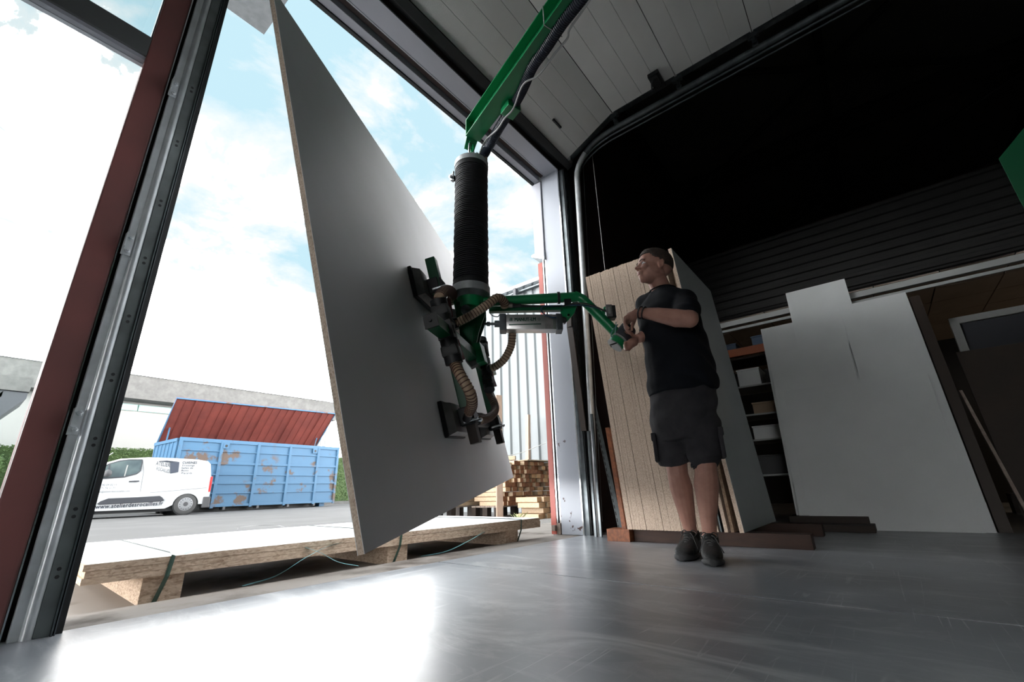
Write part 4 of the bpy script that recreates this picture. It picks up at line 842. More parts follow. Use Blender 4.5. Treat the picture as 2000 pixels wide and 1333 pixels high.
vt('CUISINES', 1430, 280, 1650, 280, .075, 'ink', .02, 1.1)
for s_, y, x1 in (('Dressings', 318, 1612), ('Salles de', 356, 1592), ('Bains', 394, 1520), ('Placards', 434, 1576)): vt(s_, 1428 if y < 350 else 1416, y, x1, y, .058, 'ink', .01, 1.1)
vt('ATELIER', 1030, 300, 1240, 330, .13, 'ink', .0, 1.0); vt('ROCAILLES', 1038, 375, 1235, 420, .11, 'ink', .0, 1.0)
vt('04 90 09 02 11', 160, 615, 440, 610, .06, 'ink_lt'); vt('07 71 74 11 71', 145, 665, 415, 658, .06, 'ink_lt'); vt('info@atelierdesrocailles.com', 140, 715, 640, 700, .055, 'ink_lt')
b = MB(); b.prism([vzz(*q) for q in ((1250, 262), (1388, 255), (1370, 405), (1248, 428))], (0, -.006, 0)); obj('logo_side', b, M['logo_side'], body)
b = MB(); b.prism([vzz(*q) for q in ((1062, 240), (1200, 232), (1388, 253), (1250, 262))], (0, -.006, 0)); obj('logo_top', b, M['ink'], body)
# ================================================================== CONTAINER
ct = thing('waste_container', 'long blue steel roll-off container with rust patches and its red lid tilted open', 'container', (5.15, 20.3, -.1))
cu = V((1, .055, 0)).normalized(); cv = V((-.055, 1, 0)).normalized(); CO = V((5.17, 20.2, .07)); CLn, CW, CH = 6.72, 2.35, 2.50
def cp(u, v, z): return CO+cu*u+cv*v+Z_*z
b = MB(); b.obox(cp(0, 0, 0), cu*CLn, cv*.05, Z_*CH); b.obox(cp(0, CW-.05, 0), cu*CLn, cv*.05, Z_*CH); b.obox(cp(CLn-.05, 0, 0), cu*.05, cv*CW, Z_*CH); b.obox(cp(0, 0, 0), cu*CLn, cv*CW, Z_*.05); obj('tub', b, M['cont_blue'], ct)
for f in (0, .215, .43, .64, .845, 1):
    u = f*(CLn-.12); b = MB(); b.obox(cp(u, -.07, -.04), cu*.11, cv*.07, Z_*(CH+.02)); obj('side_post', b, M['cont_blue'], ct, bevel=.008)
for z, t_ in ((CH-.10, .14), (CH-.44, .04), (CH-.92, .09), (CH-1.32, .04), (CH-1.66, .09), (CH-2.02, .04), (0, .10)):
    b = MB(); b.obox(cp(0, -.055, z), cu*CLn, cv*.055, Z_*t_); obj('side_rail', b, M['cont_blue'], ct, bevel=.008)
for u, v in ((1.62, 0), (5.45, 0)):
    b = MB(); b.obox(cp(u-.12, -.085, CH-.30), cu*.22, cv*.02, Z_*.2); lg = obj('lifting_lug', b, M['cont_blue'], ct)
    b = MB(); b.lathe(cp(u-.01, -.087, CH-.20), -cv, [(.05, 0), (.05, .004)], 14); obj('lug_hole', b, M['black'], lg)
for i in range(7):
    v = i*(CW-.1)/6; b = MB(); b.obox(cp(-.07, v, 0), cu*.07, cv*.09, Z_*CH); obj('door_rib', b, M['cont_blue'], ct, bevel=.006)
b = MB(); b.obox(cp(-.04, 0, 0), cu*.04, cv*CW, Z_*CH); obj('end_door', b, M['cont_blue'], ct)
for z in (CH-.12, 1.3, 0):
    b = MB(); b.obox(cp(-.085, 0, z), cu*.085, cv*CW, Z_*.12); obj('door_rail', b, M['cont_blue'], ct)
for f in (.1, .28, .47, .66, .84):
    b = MB(); b.obox(cp(f*CLn, -.05, -.11), cu*.09, cv*.3, Z_*.11); obj('floor_bearer', b, M['bumper'], ct)
b = MB(); b.obox(cp(.3, .5, -.16), cu*6.2, cv*.2, Z_*.16); b.obox(cp(.3, 1.6, -.16), cu*6.2, cv*.2, Z_*.16); obj('skid_runner', b, M['black'], ct, kind='stuff')
b = MB(); b.obox(cp(6.1, .2, -.16), cu*.25, cv*.3, Z_*.2); obj('roller', b, M['cont_blue'], ct)
l0, l1 = cp(.0, CW, CH+.02), V(zx(345, 777, 21.0)); l1r = V(zx(655, 808, 21.3)); l0r = cp(CLn, CW, CH+.02)
ln_ = (l0r-l0).cross(l1-l0).normalized(); ln_ = ln_ if ln_.z > 0 else -ln_
b = MB(); b.prism([l0, l0r, l1r, l1], ln_*.05); ld = obj('lid', b, M['cont_red'], ct)
for k in range(1, 20):
    f = k/20; big = k % 4 == 2; p, q = l0.lerp(l0r, f), l1.lerp(l1r, f); wdt = .045 if big else .018
    b = MB(); b.obox(p-ln_*(.055 if big else .02), (l0r-l0).normalized()*wdt, q-p, ln_*(.055 if big else .02)); obj('lid_rib', b, M['cont_red'], ld)
b = MB(); b.tube([l0-ln_*.03, l1-ln_*.03, l1r-ln_*.03, l0r-ln_*.03], .035, 6); obj('lid_edge', b, M['cont_blue'], ld)
for f in (.03, .97):
    b = MB(); b.tube([cp(f*CLn, CW-.3, CH-.3), l0.lerp(l0r, f).lerp(l1.lerp(l1r, f), .35)], .03, 6); obj('lid_strut', b, M['cont_blue'], ct)
# ================================================================== HEDGES, BUILDINGS, HILL
def hedge(x0, x1, y, d, h, label, seed):
    rnd = random.Random(seed); t = thing('hedge', label, 'hedge', ((x0+x1)/2, y, -.1)); b = MB()
    b.box((x0+.05, y+.08, -.1), (x1-.05, y+d-.08, h-.08)); obj('hedge_core', b, M['hedge'], t)
    b = MB(); n = int((x1-x0)*(h+d)*260)
    for i in range(min(n, 12000)):
        x = rnd.uniform(x0, x1)
        if rnd.random() < h/(h+d*.6): p = V((x, y+rnd.uniform(-.04, .08), rnd.uniform(-.1, h))); nn_ = V((rnd.uniform(-.5, .5), -1, rnd.uniform(-.3, .7)))
        else: p = V((x, y+rnd.uniform(0, d), h-.05+rnd.uniform(-.04, .09))); nn_ = V((rnd.uniform(-.5, .5), rnd.uniform(-.6, .3), 1))
        nn_.normalize(); a = nn_.orthogonal().normalized(); c = nn_.cross(a); th = rnd.uniform(0, 6.28); a2 = a*math.cos(th)+c*math.sin(th); c2 = nn_.cross(a2); s_ = rnd.uniform(.035, .07)
        b.add([p-a2*s_, p-c2*s_*.5, p+a2*s_, p+c2*s_*.5], [(0, 1, 2, 3)])
    obj('foliage', b, M['hedge'], t, kind='stuff')
hedge(3.0, 8.5, 26, 1.5, 2.62, 'clipped green hedge behind the van, left of the container', 1)
hedge(13.4, 20, 25.2, 1.5, 2.60, 'clipped green hedge at the right end of the container', 2)
hedge(-6, 1.9, 26, 1.5, 2.55, 'tall clipped hedge left of the door post', 3)
hedge(-4, .93, 20, 1.2, 1.75, 'lower bright bush at the left edge in front of the tall hedge', 4)
b = MB(); b.box((-10, 24.6, -.12), (24, 24.9, .06)); obj('kerb_wall', b, M['concrete_w'], None, label='low pale kerb running along the foot of the hedges', cat='kerb', loc=(-10, 24.6, -.12))
bl = thing('concrete_building', 'long pale flat-roofed concrete building behind the container', 'building', (0, 32, -.1))
b = MB(); b.box((-12, 32.4, -.1), (17.6, 44, 6.9)); obj('wall', b, M['wall_w'], bl)
b = MB(); b.box((-12.5, 31.2, 5.75), (17.6, 44, 7.05)); obj('roof_fascia', b, M['concrete_w'], bl)
b = MB(); b.box((-12.5, 31.1, 7.05), (17.7, 44, 7.12)); obj('roof_cap', b, M['galv'], bl)
for i in range(6):
    x = 2.2+i*1.9; b = MB(); b.box((x, 32.3, 5.25), (x+1.85, 32.42, 5.6)); w_ = obj('window', b, M['teal'], bl)
    b = MB(); b.box((x+.06, 32.28, 5.30), (x+1.79, 32.31, 5.55)); obj('pane', b, M['glass_b'], w_)
for x in (17.0, 17.35):
    b = MB(); b.tube([(x, 32.0, -.1), (x, 32.0, 5.75)], .07, 8); obj('downpipe', b, M['galv'], bl, smooth=True)
cn = thing('canopy_building', 'grey concrete canopy with a ribbed underside at the far left, seen past the door post', 'building', (0, 24, -.1))
b = MB(); b.box((-9, 21.5, 3.91), (1.07, 23.8, 4.38)); obj('fascia', b, M['concrete_w'], cn)
for i in range(8):
    b = MB(); b.prism([(1.05-i*.55, 21.6, 3.90), (1.05-i*.55, 21.6, 3.7), (.5-i*.55, 21.6, 2.9), (-.0-i*.55, 21.6, 2.9), (.5-i*.55, 21.6, 3.90)], (0, 2.1, 0)); obj('underside_rib', b, M['trim_grey'], cn)
b = MB(); b.box((-9, 23.3, -.1), (-.6, 23.7, 3.91)); obj('wall', b, M['wall_w'], cn)
b = MB(); rnd = random.Random(5); xs = [-260+i*12 for i in range(40)]
top = [60+70*math.exp(-((x+20)/45)**2)+34*math.exp(-((x-60)/50)**2)+8*math.sin(x*.13) for x in xs]
vs = [V((x, 400, -5)) for x in xs]+[V((x, 400, t_*.78)) for x, t_ in zip(xs, top)]+[V((x, 520, -5)) for x in xs]; n = len(xs)
b.add(vs, [(i, i+1, n+i+1, n+i) for i in range(n-1)]+[(n+i, n+i+1, 2*n+i+1, 2*n+i) for i in range(n-1)]); struct('hill', b, M['hill'])
# ================================================================== INSIDE RIGHT
# mezzanine / office: edge rail, tiled ceiling, corrugated wall above
wr = bpy.data.objects.new('wall_far', None); C.objects.link(wr); wr['kind'] = 'structure'; ORG['wall_far'] = V((0,0,0))
b = MB(); zz = 2.62
while zz < 3.7:
    b.box((6.6, -12, zz), (6.64, 2.03, zz+.05)); b.prism([(6.6, -12, zz+.05), (6.6, -12, zz+.12), (6.575, -12, zz+.108), (6.575, -12, zz+.062)], (0, 14.03, 0)); zz += .12
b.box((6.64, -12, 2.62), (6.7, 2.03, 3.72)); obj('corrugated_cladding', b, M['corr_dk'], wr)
tc_ = bpy.data.objects.new('ceiling_tiles', None); C.objects.link(tc_); tc_['kind'] = 'structure'; ORG['ceiling_tiles'] = V((0,0,0))
b = MB(); b.box((6.56, -6, 2.635), (10.5, 2.03, 2.66)); obj('backing', b, M['steel_bk'], tc_)
tm = MB(); tm.box((0, 0, 0), (.588, .588, .015)); tme = tm.mesh('ceiling_tile', M['tile'])
for i in range(6):
    for j in range(10):
        o = bpy.data.objects.new('ceiling_tile', tme); C.objects.link(o); o.location = (6.6+i*.6, 1.98-.6-j*.6, 2.61+(.0 if (i+j) % 5 else .008)); o.parent = tc_
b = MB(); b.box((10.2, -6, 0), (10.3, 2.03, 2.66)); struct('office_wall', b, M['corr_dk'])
b = MB(); b.box((5.17, -3.2, 2.06), (5.22, 2.03, 2.12)); b.box((5.17, -3.2, 2.0), (5.19, 2.03, 2.03)); rl = obj('rack_rail', b, M['rail'], None, label='long pale horizontal rail the white panels lean against', cat='rail', loc=(5.1, 0, 2.05), bevel=.003)
for y in (1.9, .78, -.2, -1.6, -3.1):
    b = MB(); b.box((5.105, y, 1.99), (5.135, y+.05, 2.10)); obj('rail_clip', b, M['rail'], rl) if False else None
for y in (1.92, -3.15):
    b = MB(); b.box((5.22, y, 0), (5.28, y+.06, 2.12)); o = obj('rail_post', b, M['wood_dk'], None, loc=(5.22, y, 0)); o['label'] = 'dark post holding the rail near the front wall' if y > 0 else 'dark post holding the rail at the far right'; o['category'] = 'post'
# white panels leaning on the rail (back to front)
def leaner(nm, y0, y1, z0, z1, off, mt, label, cat='panel', th=.019, xb=4.66, sl=.185, group=None, skew=0):
    d = V((sl, 0, 1)).normalized(); nrm = V((d.z, 0, -d.x)); o0 = V((xb-sl*0, y0, 0))+nrm*off
    b = MB(); p0 = o0+d*(z0/d.z); b.prism([p0, p0+V((0, y1-y0, 0)), p0+V((0, y1-y0+skew, 0))+d*((z1-z0)/d.z), p0+V((0, skew, 0))+d*((z1-z0)/d.z)], nrm*th)
    return obj(nm, b, M[mt], None, label=label, cat=cat, loc=p0, bevel=.001, group=group)
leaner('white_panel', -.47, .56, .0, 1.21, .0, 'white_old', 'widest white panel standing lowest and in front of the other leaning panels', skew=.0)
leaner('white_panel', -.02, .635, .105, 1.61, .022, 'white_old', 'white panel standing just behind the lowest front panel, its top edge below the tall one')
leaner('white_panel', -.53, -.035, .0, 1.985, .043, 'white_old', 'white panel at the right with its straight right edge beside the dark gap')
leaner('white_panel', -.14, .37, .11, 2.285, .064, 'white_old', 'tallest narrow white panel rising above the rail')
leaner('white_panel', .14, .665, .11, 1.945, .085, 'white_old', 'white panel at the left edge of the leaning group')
b = MB(); b.box((4.42, .13, .0), (5.0, .72, .05)); obj('floor_block', b, M['wood_dk'], None, label='dark flat timber block under the left leaning panels', cat='block', loc=(4.42, .13, 0), bevel=.004)
b = MB(); b.box((4.60, .16, .05), (4.95, .70, .10)); obj('floor_block', b, M['wood_dk'], None, label='dark timber piece lying on the flat block under the left leaning panels', cat='block', loc=(4.6, .16, .05), bevel=.004)
# dark boards right of the white panels
leaner('brown_board', -.61, -.54, 0, 1.93, .05, 'brown_board', 'narrow dark brown board edge standing right beside the white panels', 'board', th=.07)
leaner('brown_board', -1.15, -.70, 0, 1.38, .12, 'wood_dk', 'dark brown sheet leaning at the far right in front of the framed panel', 'board', th=.02)
leaner('thin_lath', -.745, -.725, .0, 1.05, .09, 'old_wood', 'thin pale lath leaning against the dark brown sheet', 'lath', th=.02, skew=.10)
fp = thing('framed_panel', 'grey panel in a pale frame leaning upright at the far right', 'panel', (7.2, -1.2, 0))
def fr(y, z): return V((7.2+.03*z, y, z))
for (y0, y1, z0, z1) in ((-1.13, -1.05, .2, 2.22), (-3.0, -1.05, 2.14, 2.22), (-3.0, -2.92, .2, 2.22), (-3.0, -1.05, 1.12, 1.18)):
    b = MB(); b.prism([fr(y0, z0), fr(y1, z0), fr(y1, z1), fr(y0, z1)], (.05, 0, 0)); obj('frame_bar', b, M['rail'], fp, bevel=.004)
b = MB(); b.prism([fr(-2.92, .2), fr(-1.13, .2), fr(-1.13, 2.14), fr(-2.92, 2.14)], (.02, 0, 0)); o = obj('infill', b, M['trim_grey'], fp); o.location.x += .04
b = MB(); b.box((7.15, -3.05, 0), (7.35, -1.0, .2)); obj('foot_rail', b, M['wood_dk'], fp)
# shelf rack in the gap
rk = thing('storage_rack', 'storage rack with orange beam and crates between the sheet stack and white panels', 'rack', (6.0, .3, 0))
for x in (5.95, 6.5):
    for y in (.25, 1.85):
        b = MB(); b.box((x, y, 0), (x+.05, y+.06, 2.15)); obj('upright', b, M['trim_grey'], rk)
for z in (.45, .85, 1.15, 1.5, 1.86):
    b = MB(); b.box((5.96, .25, z), (6.5, 1.9, z+.02)); obj('shelf', b, M['rail'] if z < 1.8 else M['wood_dk'], rk)
b = MB(); b.box((5.93, .25, 1.90), (5.97, 1.9, 2.0)); obj('rack_beam', b, M['box_or'], rk, label='orange top beam', bevel=.003)
for i, (y, z, sy, sz, mt, lab) in enumerate(((1.1, 2.0, .5, .1, 'box_bl', 'flat blue crate on the orange top beam'), (.75, 2.0, .16, .14, 'box_bl', 'small dark blue bin on top of the rack'), (.9, 1.52, .25, .22, 'white_old', 'white carton on the upper rack shelf'), (.62, 1.52, .2, .18, 'blackp', 'black case on the upper rack shelf'), (.7, 1.17, .35, .14, 'card', 'flat cardboard box on the middle rack shelf'), (.8, .87, .3, .16, 'white_old', 'pale carton on the lower rack shelf'), (.7, .47, .4, .22, 'blackp', 'dark box on the lowest rack shelf'))):
    b = MB(); b.box((6.02, y, z), (6.4, y+sy, z+sz)); b.box((6.01, y-.006, z+sz-.02), (6.41, y+sy+.006, z+sz)); obj('storage_box', b, M[mt], None, label=lab, cat='box', loc=(6.0, y, z), bevel=.004)
# green crane bracket at the far right edge
M['green_shaded'] = mat('shaded_green_crane_paint', (.0, .055, .02), .4)  # same crane green, its shade put into a darker base colour
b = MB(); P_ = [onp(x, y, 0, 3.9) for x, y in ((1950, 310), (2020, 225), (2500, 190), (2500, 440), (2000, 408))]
cbk = thing('crane_bracket', 'shade-darkened green steel crane gusset cut off by the right edge of the view', 'crane', tuple(P_[0]))
b.prism(P_, (.35, -.1, .05)); obj('gusset', b, M['green_shaded'], cbk, bevel=.004)
b = MB(); q_ = P_[2]; b.box((q_.x, q_.y-.35, 0), (q_.x+.3, q_.y-.02, q_.z+.2)); obj('crane_mast', b, M['green_shaded'], cbk)
# ------------------------------------------------------------------ leaning chipboard stack (long edges toward the door)
gl = 'upright chipboard sheets packed in the leaning stack'
sl_ = .075; d_ = V((0, sl_, 1)).normalized()
def upsheet(y, th, x0, ln, mt='chip', z0=.085, hgt=2.07, label=None, group=None, face=None, lean=None, cat='sheet'):
    d = V((0, sl_ if lean is None else lean, 1)).normalized(); nn_ = V((0, d.z, -d.y))
    b = MB(); b.obox((x0, y, z0), X_*ln, nn_*th, d*hgt)
    me = None; loc = V((x0, y, z0)); o = None
    if face:
        t = thing('chipboard_sheet', label, cat, loc, group); obj('core', b, M[mt], t)
        b = MB(); b.obox(V((x0+.0, y, z0))-nn_*.0012, X_*ln, nn_*.0012, d*hgt); obj('laminate_face', b, M[face], t); return t
    return obj('chipboard_sheet', b, M[mt], None, label=label, cat=cat, group=group, loc=loc)
y = .925; i = 0; rnd = random.Random(11)
while y < 1.50:
    th = rnd.choice((.019, .019, .022, .025)); upsheet(y, th, 3.16+rnd.choice((0, .0005, .001, -.0005)), 1.05, label='raw chipboard sheet, %s from the left in the leaning stack' % ORD[i], group=gl, hgt=2.07+rnd.uniform(-.004, .002))
    y += th+(.0035 if i % 5 == 3 else rnd.choice((.0004, .0005, .0012))); i += 1
upsheet(.742, .025, 3.175, 1.06, face='grey_lam', label='grey-green laminated sheet standing outermost at the right of the leaning stack')
for yy, th, mt, lab, ln in ((.80, .019, 'chip_dk', 'dark brown sheet second from the outermost grey sheet', .05), (.835, .022, 'chip', 'light chipboard sheet with dark gaps on both sides beside the man\'s left leg', .065), (.872, .008, 'galv_dk', 'thin dark panel standing in a gap of the stack', .07), (.892, .016, 'chip', 'thin light sheet closing the gap to the packed chipboard sheets', .072)):
    upsheet(yy, th, 3.18, 1.0, mt=mt, label=lab, lean=ln)
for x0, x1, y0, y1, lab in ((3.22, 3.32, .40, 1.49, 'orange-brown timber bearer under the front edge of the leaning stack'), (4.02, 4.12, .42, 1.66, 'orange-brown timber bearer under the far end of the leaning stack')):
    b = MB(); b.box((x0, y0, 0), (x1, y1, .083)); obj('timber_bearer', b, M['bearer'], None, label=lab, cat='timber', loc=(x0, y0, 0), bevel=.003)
b = MB(); b.prism([(3.19, 1.525, 0), (3.23, 1.525, 0), (3.23, 1.590, .82), (3.19, 1.590, .82)], (0, .032, 0)); obj('orange_post', b, M['wood_or'], None, label='orange-red timber leaning behind the left side of the sheet stack', cat='timber', loc=(3.25, 1.6, 0))
# perforated angle and steel profiles leaning by the track
b = MB(); p0 = V((3.46, 1.68, 0)); p1 = V((3.66, 1.96, 1.28)); dd = (p1-p0)
b.obox(p0, V((-.012, .036, 0)), V((.003, .001, 0)), dd); b.obox(p0+V((.0, .0, 0)), V((.035, .02, 0)), V((.001, -.003, 0)), dd); pa = obj('perforated_angle', b, M['galv_dk'], None, label='grey perforated steel angle leaning left of the sheet stack', cat='angle', loc=p0)
b = MB()
for k in range(26):
    c = p0+dd*((k+.5)/26); b.cbox(c+V((-.010, .028, 0)), V((-.002, .0, 0)), V((-.003, .007, 0)), dd.normalized()*.028); b.cbox(c+V((.018, .008, 0)), V((.0, -.004, 0)), V((.006, .003, 0)), dd.normalized()*.028)
obj('slots', b, M['black'], pa, kind='stuff')
b = MB(); b.box((3.17, 1.50, 0), (3.30, 1.68, .083)); obj('lit_bearer_end', b, M['wood_or'], None, label='orange lit end of the front timber bearer under the left corner of the leaning stack', cat='timber', loc=(3.17, 1.5, 0), bevel=.003)  # front bearer's end catching light, the light put into a brighter timber colour
for i, (dx, dy, h_, lab) in enumerate(((3.395, 1.845, 1.0, 'dull steel profile leaning at the foot of the door track, nearest the stack'), (3.375, 1.88, .85, 'dull steel profile leaning at the foot of the door track, nearest the jamb'))):
    b = MB(); b.obox((dx, dy, 0), (.016, 0, 0), (0, .022, 0), (.10, .045, h_)); obj('steel_profile', b, M['galv_dk'], None, label=lab, cat='profile', loc=(dx, dy, 0), bevel=.002)
bb_ = [onp(x, y, 0, 3.42) for x, y in ((1107, 640), (1118, 640), (1145, 842), (1135, 842))]
b = MB(); b.prism(bb_, (.012, 0, 0)); ub = onp(1106, 560, 0, 3.44); b.obox(bb_[0], (.01, 0, 0), (0, -.05, 0), (ub-bb_[0])*.5); obj('hanging_strip', b, M['brown_board'], None, label='narrow dark brown strip of board hanging in front of the door track', cat='board', loc=bb_[0])
# ------------------------------------------------------------------ warm fill lamp added out of view to light the ceiling tiles
def lamp(nm, p, e, col, size, label):
    t = thing(nm, label, 'lamp', p); b = MB(); b.box((p[0]-.3, p[1]-.08, p[2]), (p[0]+.3, p[1]+.08, p[2]+.06)); obj('housing', b, M['rail'], t)
    l = bpy.data.lights.new(nm, 'AREA'); l.energy = e; l.color = col; l.shape = 'RECTANGLE'; l.size = .6; l.size_y = .15; o = bpy.data.objects.new(nm+'_light', l); C.objects.link(o); o.parent = t; o.location = (0, 0, -.01)
lamp('fill_lamp', (8.2, -4.2, 2.52), 16, (1, .75, .5), .6, 'added warm fill lamp under the office ceiling, unseen beyond the right edge')
# ================================================================== MAN
MP = V((2.62, .87, 0))
man = thing('person', 'man in black t-shirt, charcoal shorts and black shoes gripping the lifter handle, looking left', 'person', MP)
MB_ORG = ORG[man.name]
def H(x, y, d): return hd(x, y, d)
vdir = V((.949, .315, 0)).normalized(); rdir = V((.315, -.949, 0)).normalized()      # away from the lens, to the right of the photo
def ring(c, w_, d_, ax, n=24, e=2.4, tilt=None):
    """superellipse ring; ax = half-width direction"""
    ax = V(ax).normalized(); dp = V((0, 0, 1)).cross(ax).normalized(); out = []
    for i in range(n):
        a = 2*math.pi*i/n; ca_, sa_ = math.cos(a), math.sin(a)
        out.append(V(c)+ax*w_*math.copysign(abs(ca_)**(2/e), ca_)+dp*d_*math.copysign(abs(sa_)**(2/e), sa_)+(V(tilt)*ca_ if tilt else V((0,0,0))))
    return out
def loft(b, rings, cap=True):
    n = len(rings[0]); k = len(rings); vs = [p for r in rings for p in r]
    fs = [(i*n+j, i*n+(j+1)%n, (i+1)*n+(j+1)%n, (i+1)*n+j) for i in range(k-1) for j in range(n)]
    if cap: fs += [tuple(range(n-1,-1,-1)), tuple((k-1)*n+j for j in range(n))]
    b.add(vs, fs)
BD = 2.70
# joint positions
hipC = H(1334, 800, BD); shL = H(1336, 588, BD-.10); shR = H(1262, 596, BD+.10)
chest = H(1305, 640, BD); waist = H(1322, 715, BD); belly = H(1328, 745, BD); neckB = H(1294, 574, BD+.01)
hdn = H(1277, 524, BD-.04)
elL = H(1347, 624, BD-.27); wrL = H(1246, 610, BD-.20); elR = H(1275, 650, BD+.06); wrR = H(1246, 662, BD-.05)
hpR, hpL = H(1306, 830, BD+.06), H(1366, 826, BD-.03)
knR, knL = H(1322, 915, BD+.08), H(1377, 908, BD-.02)
akR, akL = H(1350, 1042, BD+.17), H(1384, 1040, BD+.04)
akR.z = .095; akL.z = .095
fw = (-vdir*.78-rdir*.62).normalized()          # chest direction
sw = V((0,0,1)).cross(fw).normalized()          # his left
if sw.dot(rdir) < 0: sw = -sw
body = MB()
# torso (under the shirt), hips
for c, w_, d_ in ():
    pass
loft(body, [ring(hipC+Z_*(-.10), .15, .11, sw), ring(hipC, .165, .12, sw), ring(waist, .165, .12, sw), ring(chest, .175, .125, sw), ring((shL+shR)/2-Z_*.03, .16, .10, sw), ring(neckB-Z_*.01, .07, .065, sw)])
body.limb([neckB-Z_*.05, neckB+Z_*.02, hdn-Z_*.05+vdir*.01], [.068, .060, .060])
# legs: thigh, knee, calf, ankle
for hp, kn, ak in ((hpR, knR, akR), (hpL, knL, akL)):
    ca1 = kn.lerp(ak, .28)+vdir*.012; ca2 = kn.lerp(ak, .55)+vdir*.006
    body.limb([hp, hp.lerp(kn, .5), kn+Z_*.04, kn-Z_*.03, ca1, ca2, kn.lerp(ak, .85), ak, ak-Z_*.03], [.088, .078, .062, .057, .064, .052, .038, .036, .038])
    body.ell(kn-vdir*.022+Z_*.005, (.036, .036, .045)); body.ell(ca1+vdir*.016, (.046, .046, .10)); body.ell(ak-rdir*.028+Z_*.01, .016); body.ell(ak+rdir*.028+Z_*.01, .016)
# arms
def arm(sh, el, wr, sc=1.0):
    body.limb([sh, sh.lerp(el, .5), el.lerp(sh, .12), el], [.060*sc, .055*sc, .050*sc, .047*sc])
    m1 = el.lerp(wr, .25)-Z_*.004
    body.limb([el, m1, el.lerp(wr, .6), wr.lerp(el, .12), wr], [.047*sc, .052*sc, .042*sc, .031*sc, (.031*sc, .025*sc)])
    body.ell(el, .045*sc)
arm(shL, elL, wrL); arm(shR, elR, wrR, .95)
# hands: palm + five curled fingers
def hand(wr, pdir, nrm, curl, side, sc=1.0, spread=1.0):
    """pdir: wrist to knuckles, nrm: back of hand, curl: finger bend directions; side: toward thumb"""
    pdir, nrm, side = V(pdir).normalized(), V(nrm).normalized(), V(side).normalized()
    kn = wr+pdir*.088*sc; b = body
    b.add([wr+side*sx*.030*sc+nrm*sn*.017*sc for sx, sn in ((-1, -1), (1, -1), (1, 1), (-1, 1))]+[kn+side*sx*.043*sc+nrm*sn*.014*sc for sx, sn in ((-1, -1), (1, -1), (1, 1), (-1, 1))], [(3,2,1,0), (4,5,6,7), (0,1,5,4), (1,2,6,5), (2,3,7,6), (3,0,4,7)])
    b.ell(wr+pdir*.045*sc, (.034*sc, .034*sc, .030*sc)); 
    for i, (off, ln) in enumerate(((.034, .078), (.011, .088), (-.012, .082), (-.034, .066))):
        p = kn+side*off*sc-pdir*.006; b.ell(p+nrm*.004, .0115*sc); pts = [p-pdir*.02, p]; d = pdir
        for f, a in ((.42, curl[0]), (.32, curl[1]), (.26, curl[2])):
            axis = side; R_ = Matrix.Rotation(a, 3, axis); d = (R_ @ d).normalized(); pts.append(pts[-1]+d*ln*f*sc)
        b.tube(bez(pts, 3), [.0100*sc]*4+[.0095*sc]*4+[.0088*sc]*4+[.0078*sc]*(len(bez(pts, 3))-12), 10); b.ell(pts[-1], .0080*sc); b.ell(pts[2], .0102*sc); b.ell(pts[3], .0094*sc)
    t0 = wr+pdir*.022*sc+side*.026*sc; t1 = t0+(side*.8+pdir*.55-nrm*.35).normalized()*.040*sc; t2 = t1+(pdir*.75-nrm*.55+side*.2).normalized()*.032*sc; t3 = t2+(pdir*.55-nrm*.8-side*.1).normalized()*.024*sc
    b.tube([t0, t1, t2, t3], [.015*sc, .0125*sc, .0110*sc, .0085*sc], 10); b.ell(t0, .016*sc); b.ell(t1, .0128*sc); b.ell(t2, .011*sc); b.ell(t3, .0088*sc)
fL = (H(1214, 622, BD-.18)-wrL).normalized()
hand(wrL, (fL*.9-Z_*.30), (Z_*.9-vdir*.45+fL*.3), (-.75, -.75, -.35), vdir, 1.0)
# choose the curl sign so that fingers bend downward round the grip
fR = (H(1214, 685, BD-.10)-wrR).normalized()
hand(wrR, fR, (vdir*.8-Z_*.5), (.55, .85, .6), Z_*.8+vdir*.5, .95)
# head, neck: union of volumes, welded by voxel remesh
hf = (-vdir*.50-rdir*.84+Z_*.16).normalized(); hl = Z_.cross(hf).normalized(); hu = hf.cross(hl).normalized()
RH = Matrix((hf, hl, hu)).transposed()
HS = 1.07
def hp_(x, y, z): return hdn+(hf*x+hl*y+hu*z)*HS
def he(x, y, z, r, rot=0): 
    Rr = RH @ Matrix.Rotation(rot, 3, 'Y'); body.ell(hp_(x, y, z), tuple(q*HS for q in r), Rr, 18, 12)
he(-.022, 0, .030, (.094, .074, .086)); he(.022, 0, .040, (.066, .064, .070)); he(.018, 0, -.018, (.072, .060, .072)); he(.030, 0, -.066, (.052, .046, .040)); he(.060, 0, -.090, (.026, .026, .021))
he(.004, 0, -.058, (.062, .057, .034)); he(.0, .0, -.03, (.066, .064, .05))
he(.070, 0, .038, (.022, .046, .030)); he(.083, 0, .018, (.011, .045, .009))                     # forehead, brow
he(.068, .030, -.022, (.024, .022, .020)); he(.068, -.030, -.022, (.024, .022, .020))               # cheeks
body.add([hp_(*p) for p in ((.078, -.010, .012), (.078, .010, .012), (.084, .017, -.032), (.084, -.017, -.032), (.092, -.006, .010), (.092, .006, .010), (.117, .009, -.028), (.117, -.009, -.028))], [(0,1,2,3), (7,6,5,4), (4,5,1,0), (5,6,2,1), (6,7,3,2), (7,4,0,3)])
he(.109, 0, -.027, (.013, .011, .010)); he(.094, .013, -.031, (.010, .008, .008)); he(.094, -.013, -.031, (.010, .008, .008))
he(.085, 0, -.050, (.014, .024, .010)); he(.087, 0, -.058, (.011, .023, .0055)); he(.083, 0, -.067, (.012, .020, .0065))
he(.078, 0, -.078, (.014, .022, .012))
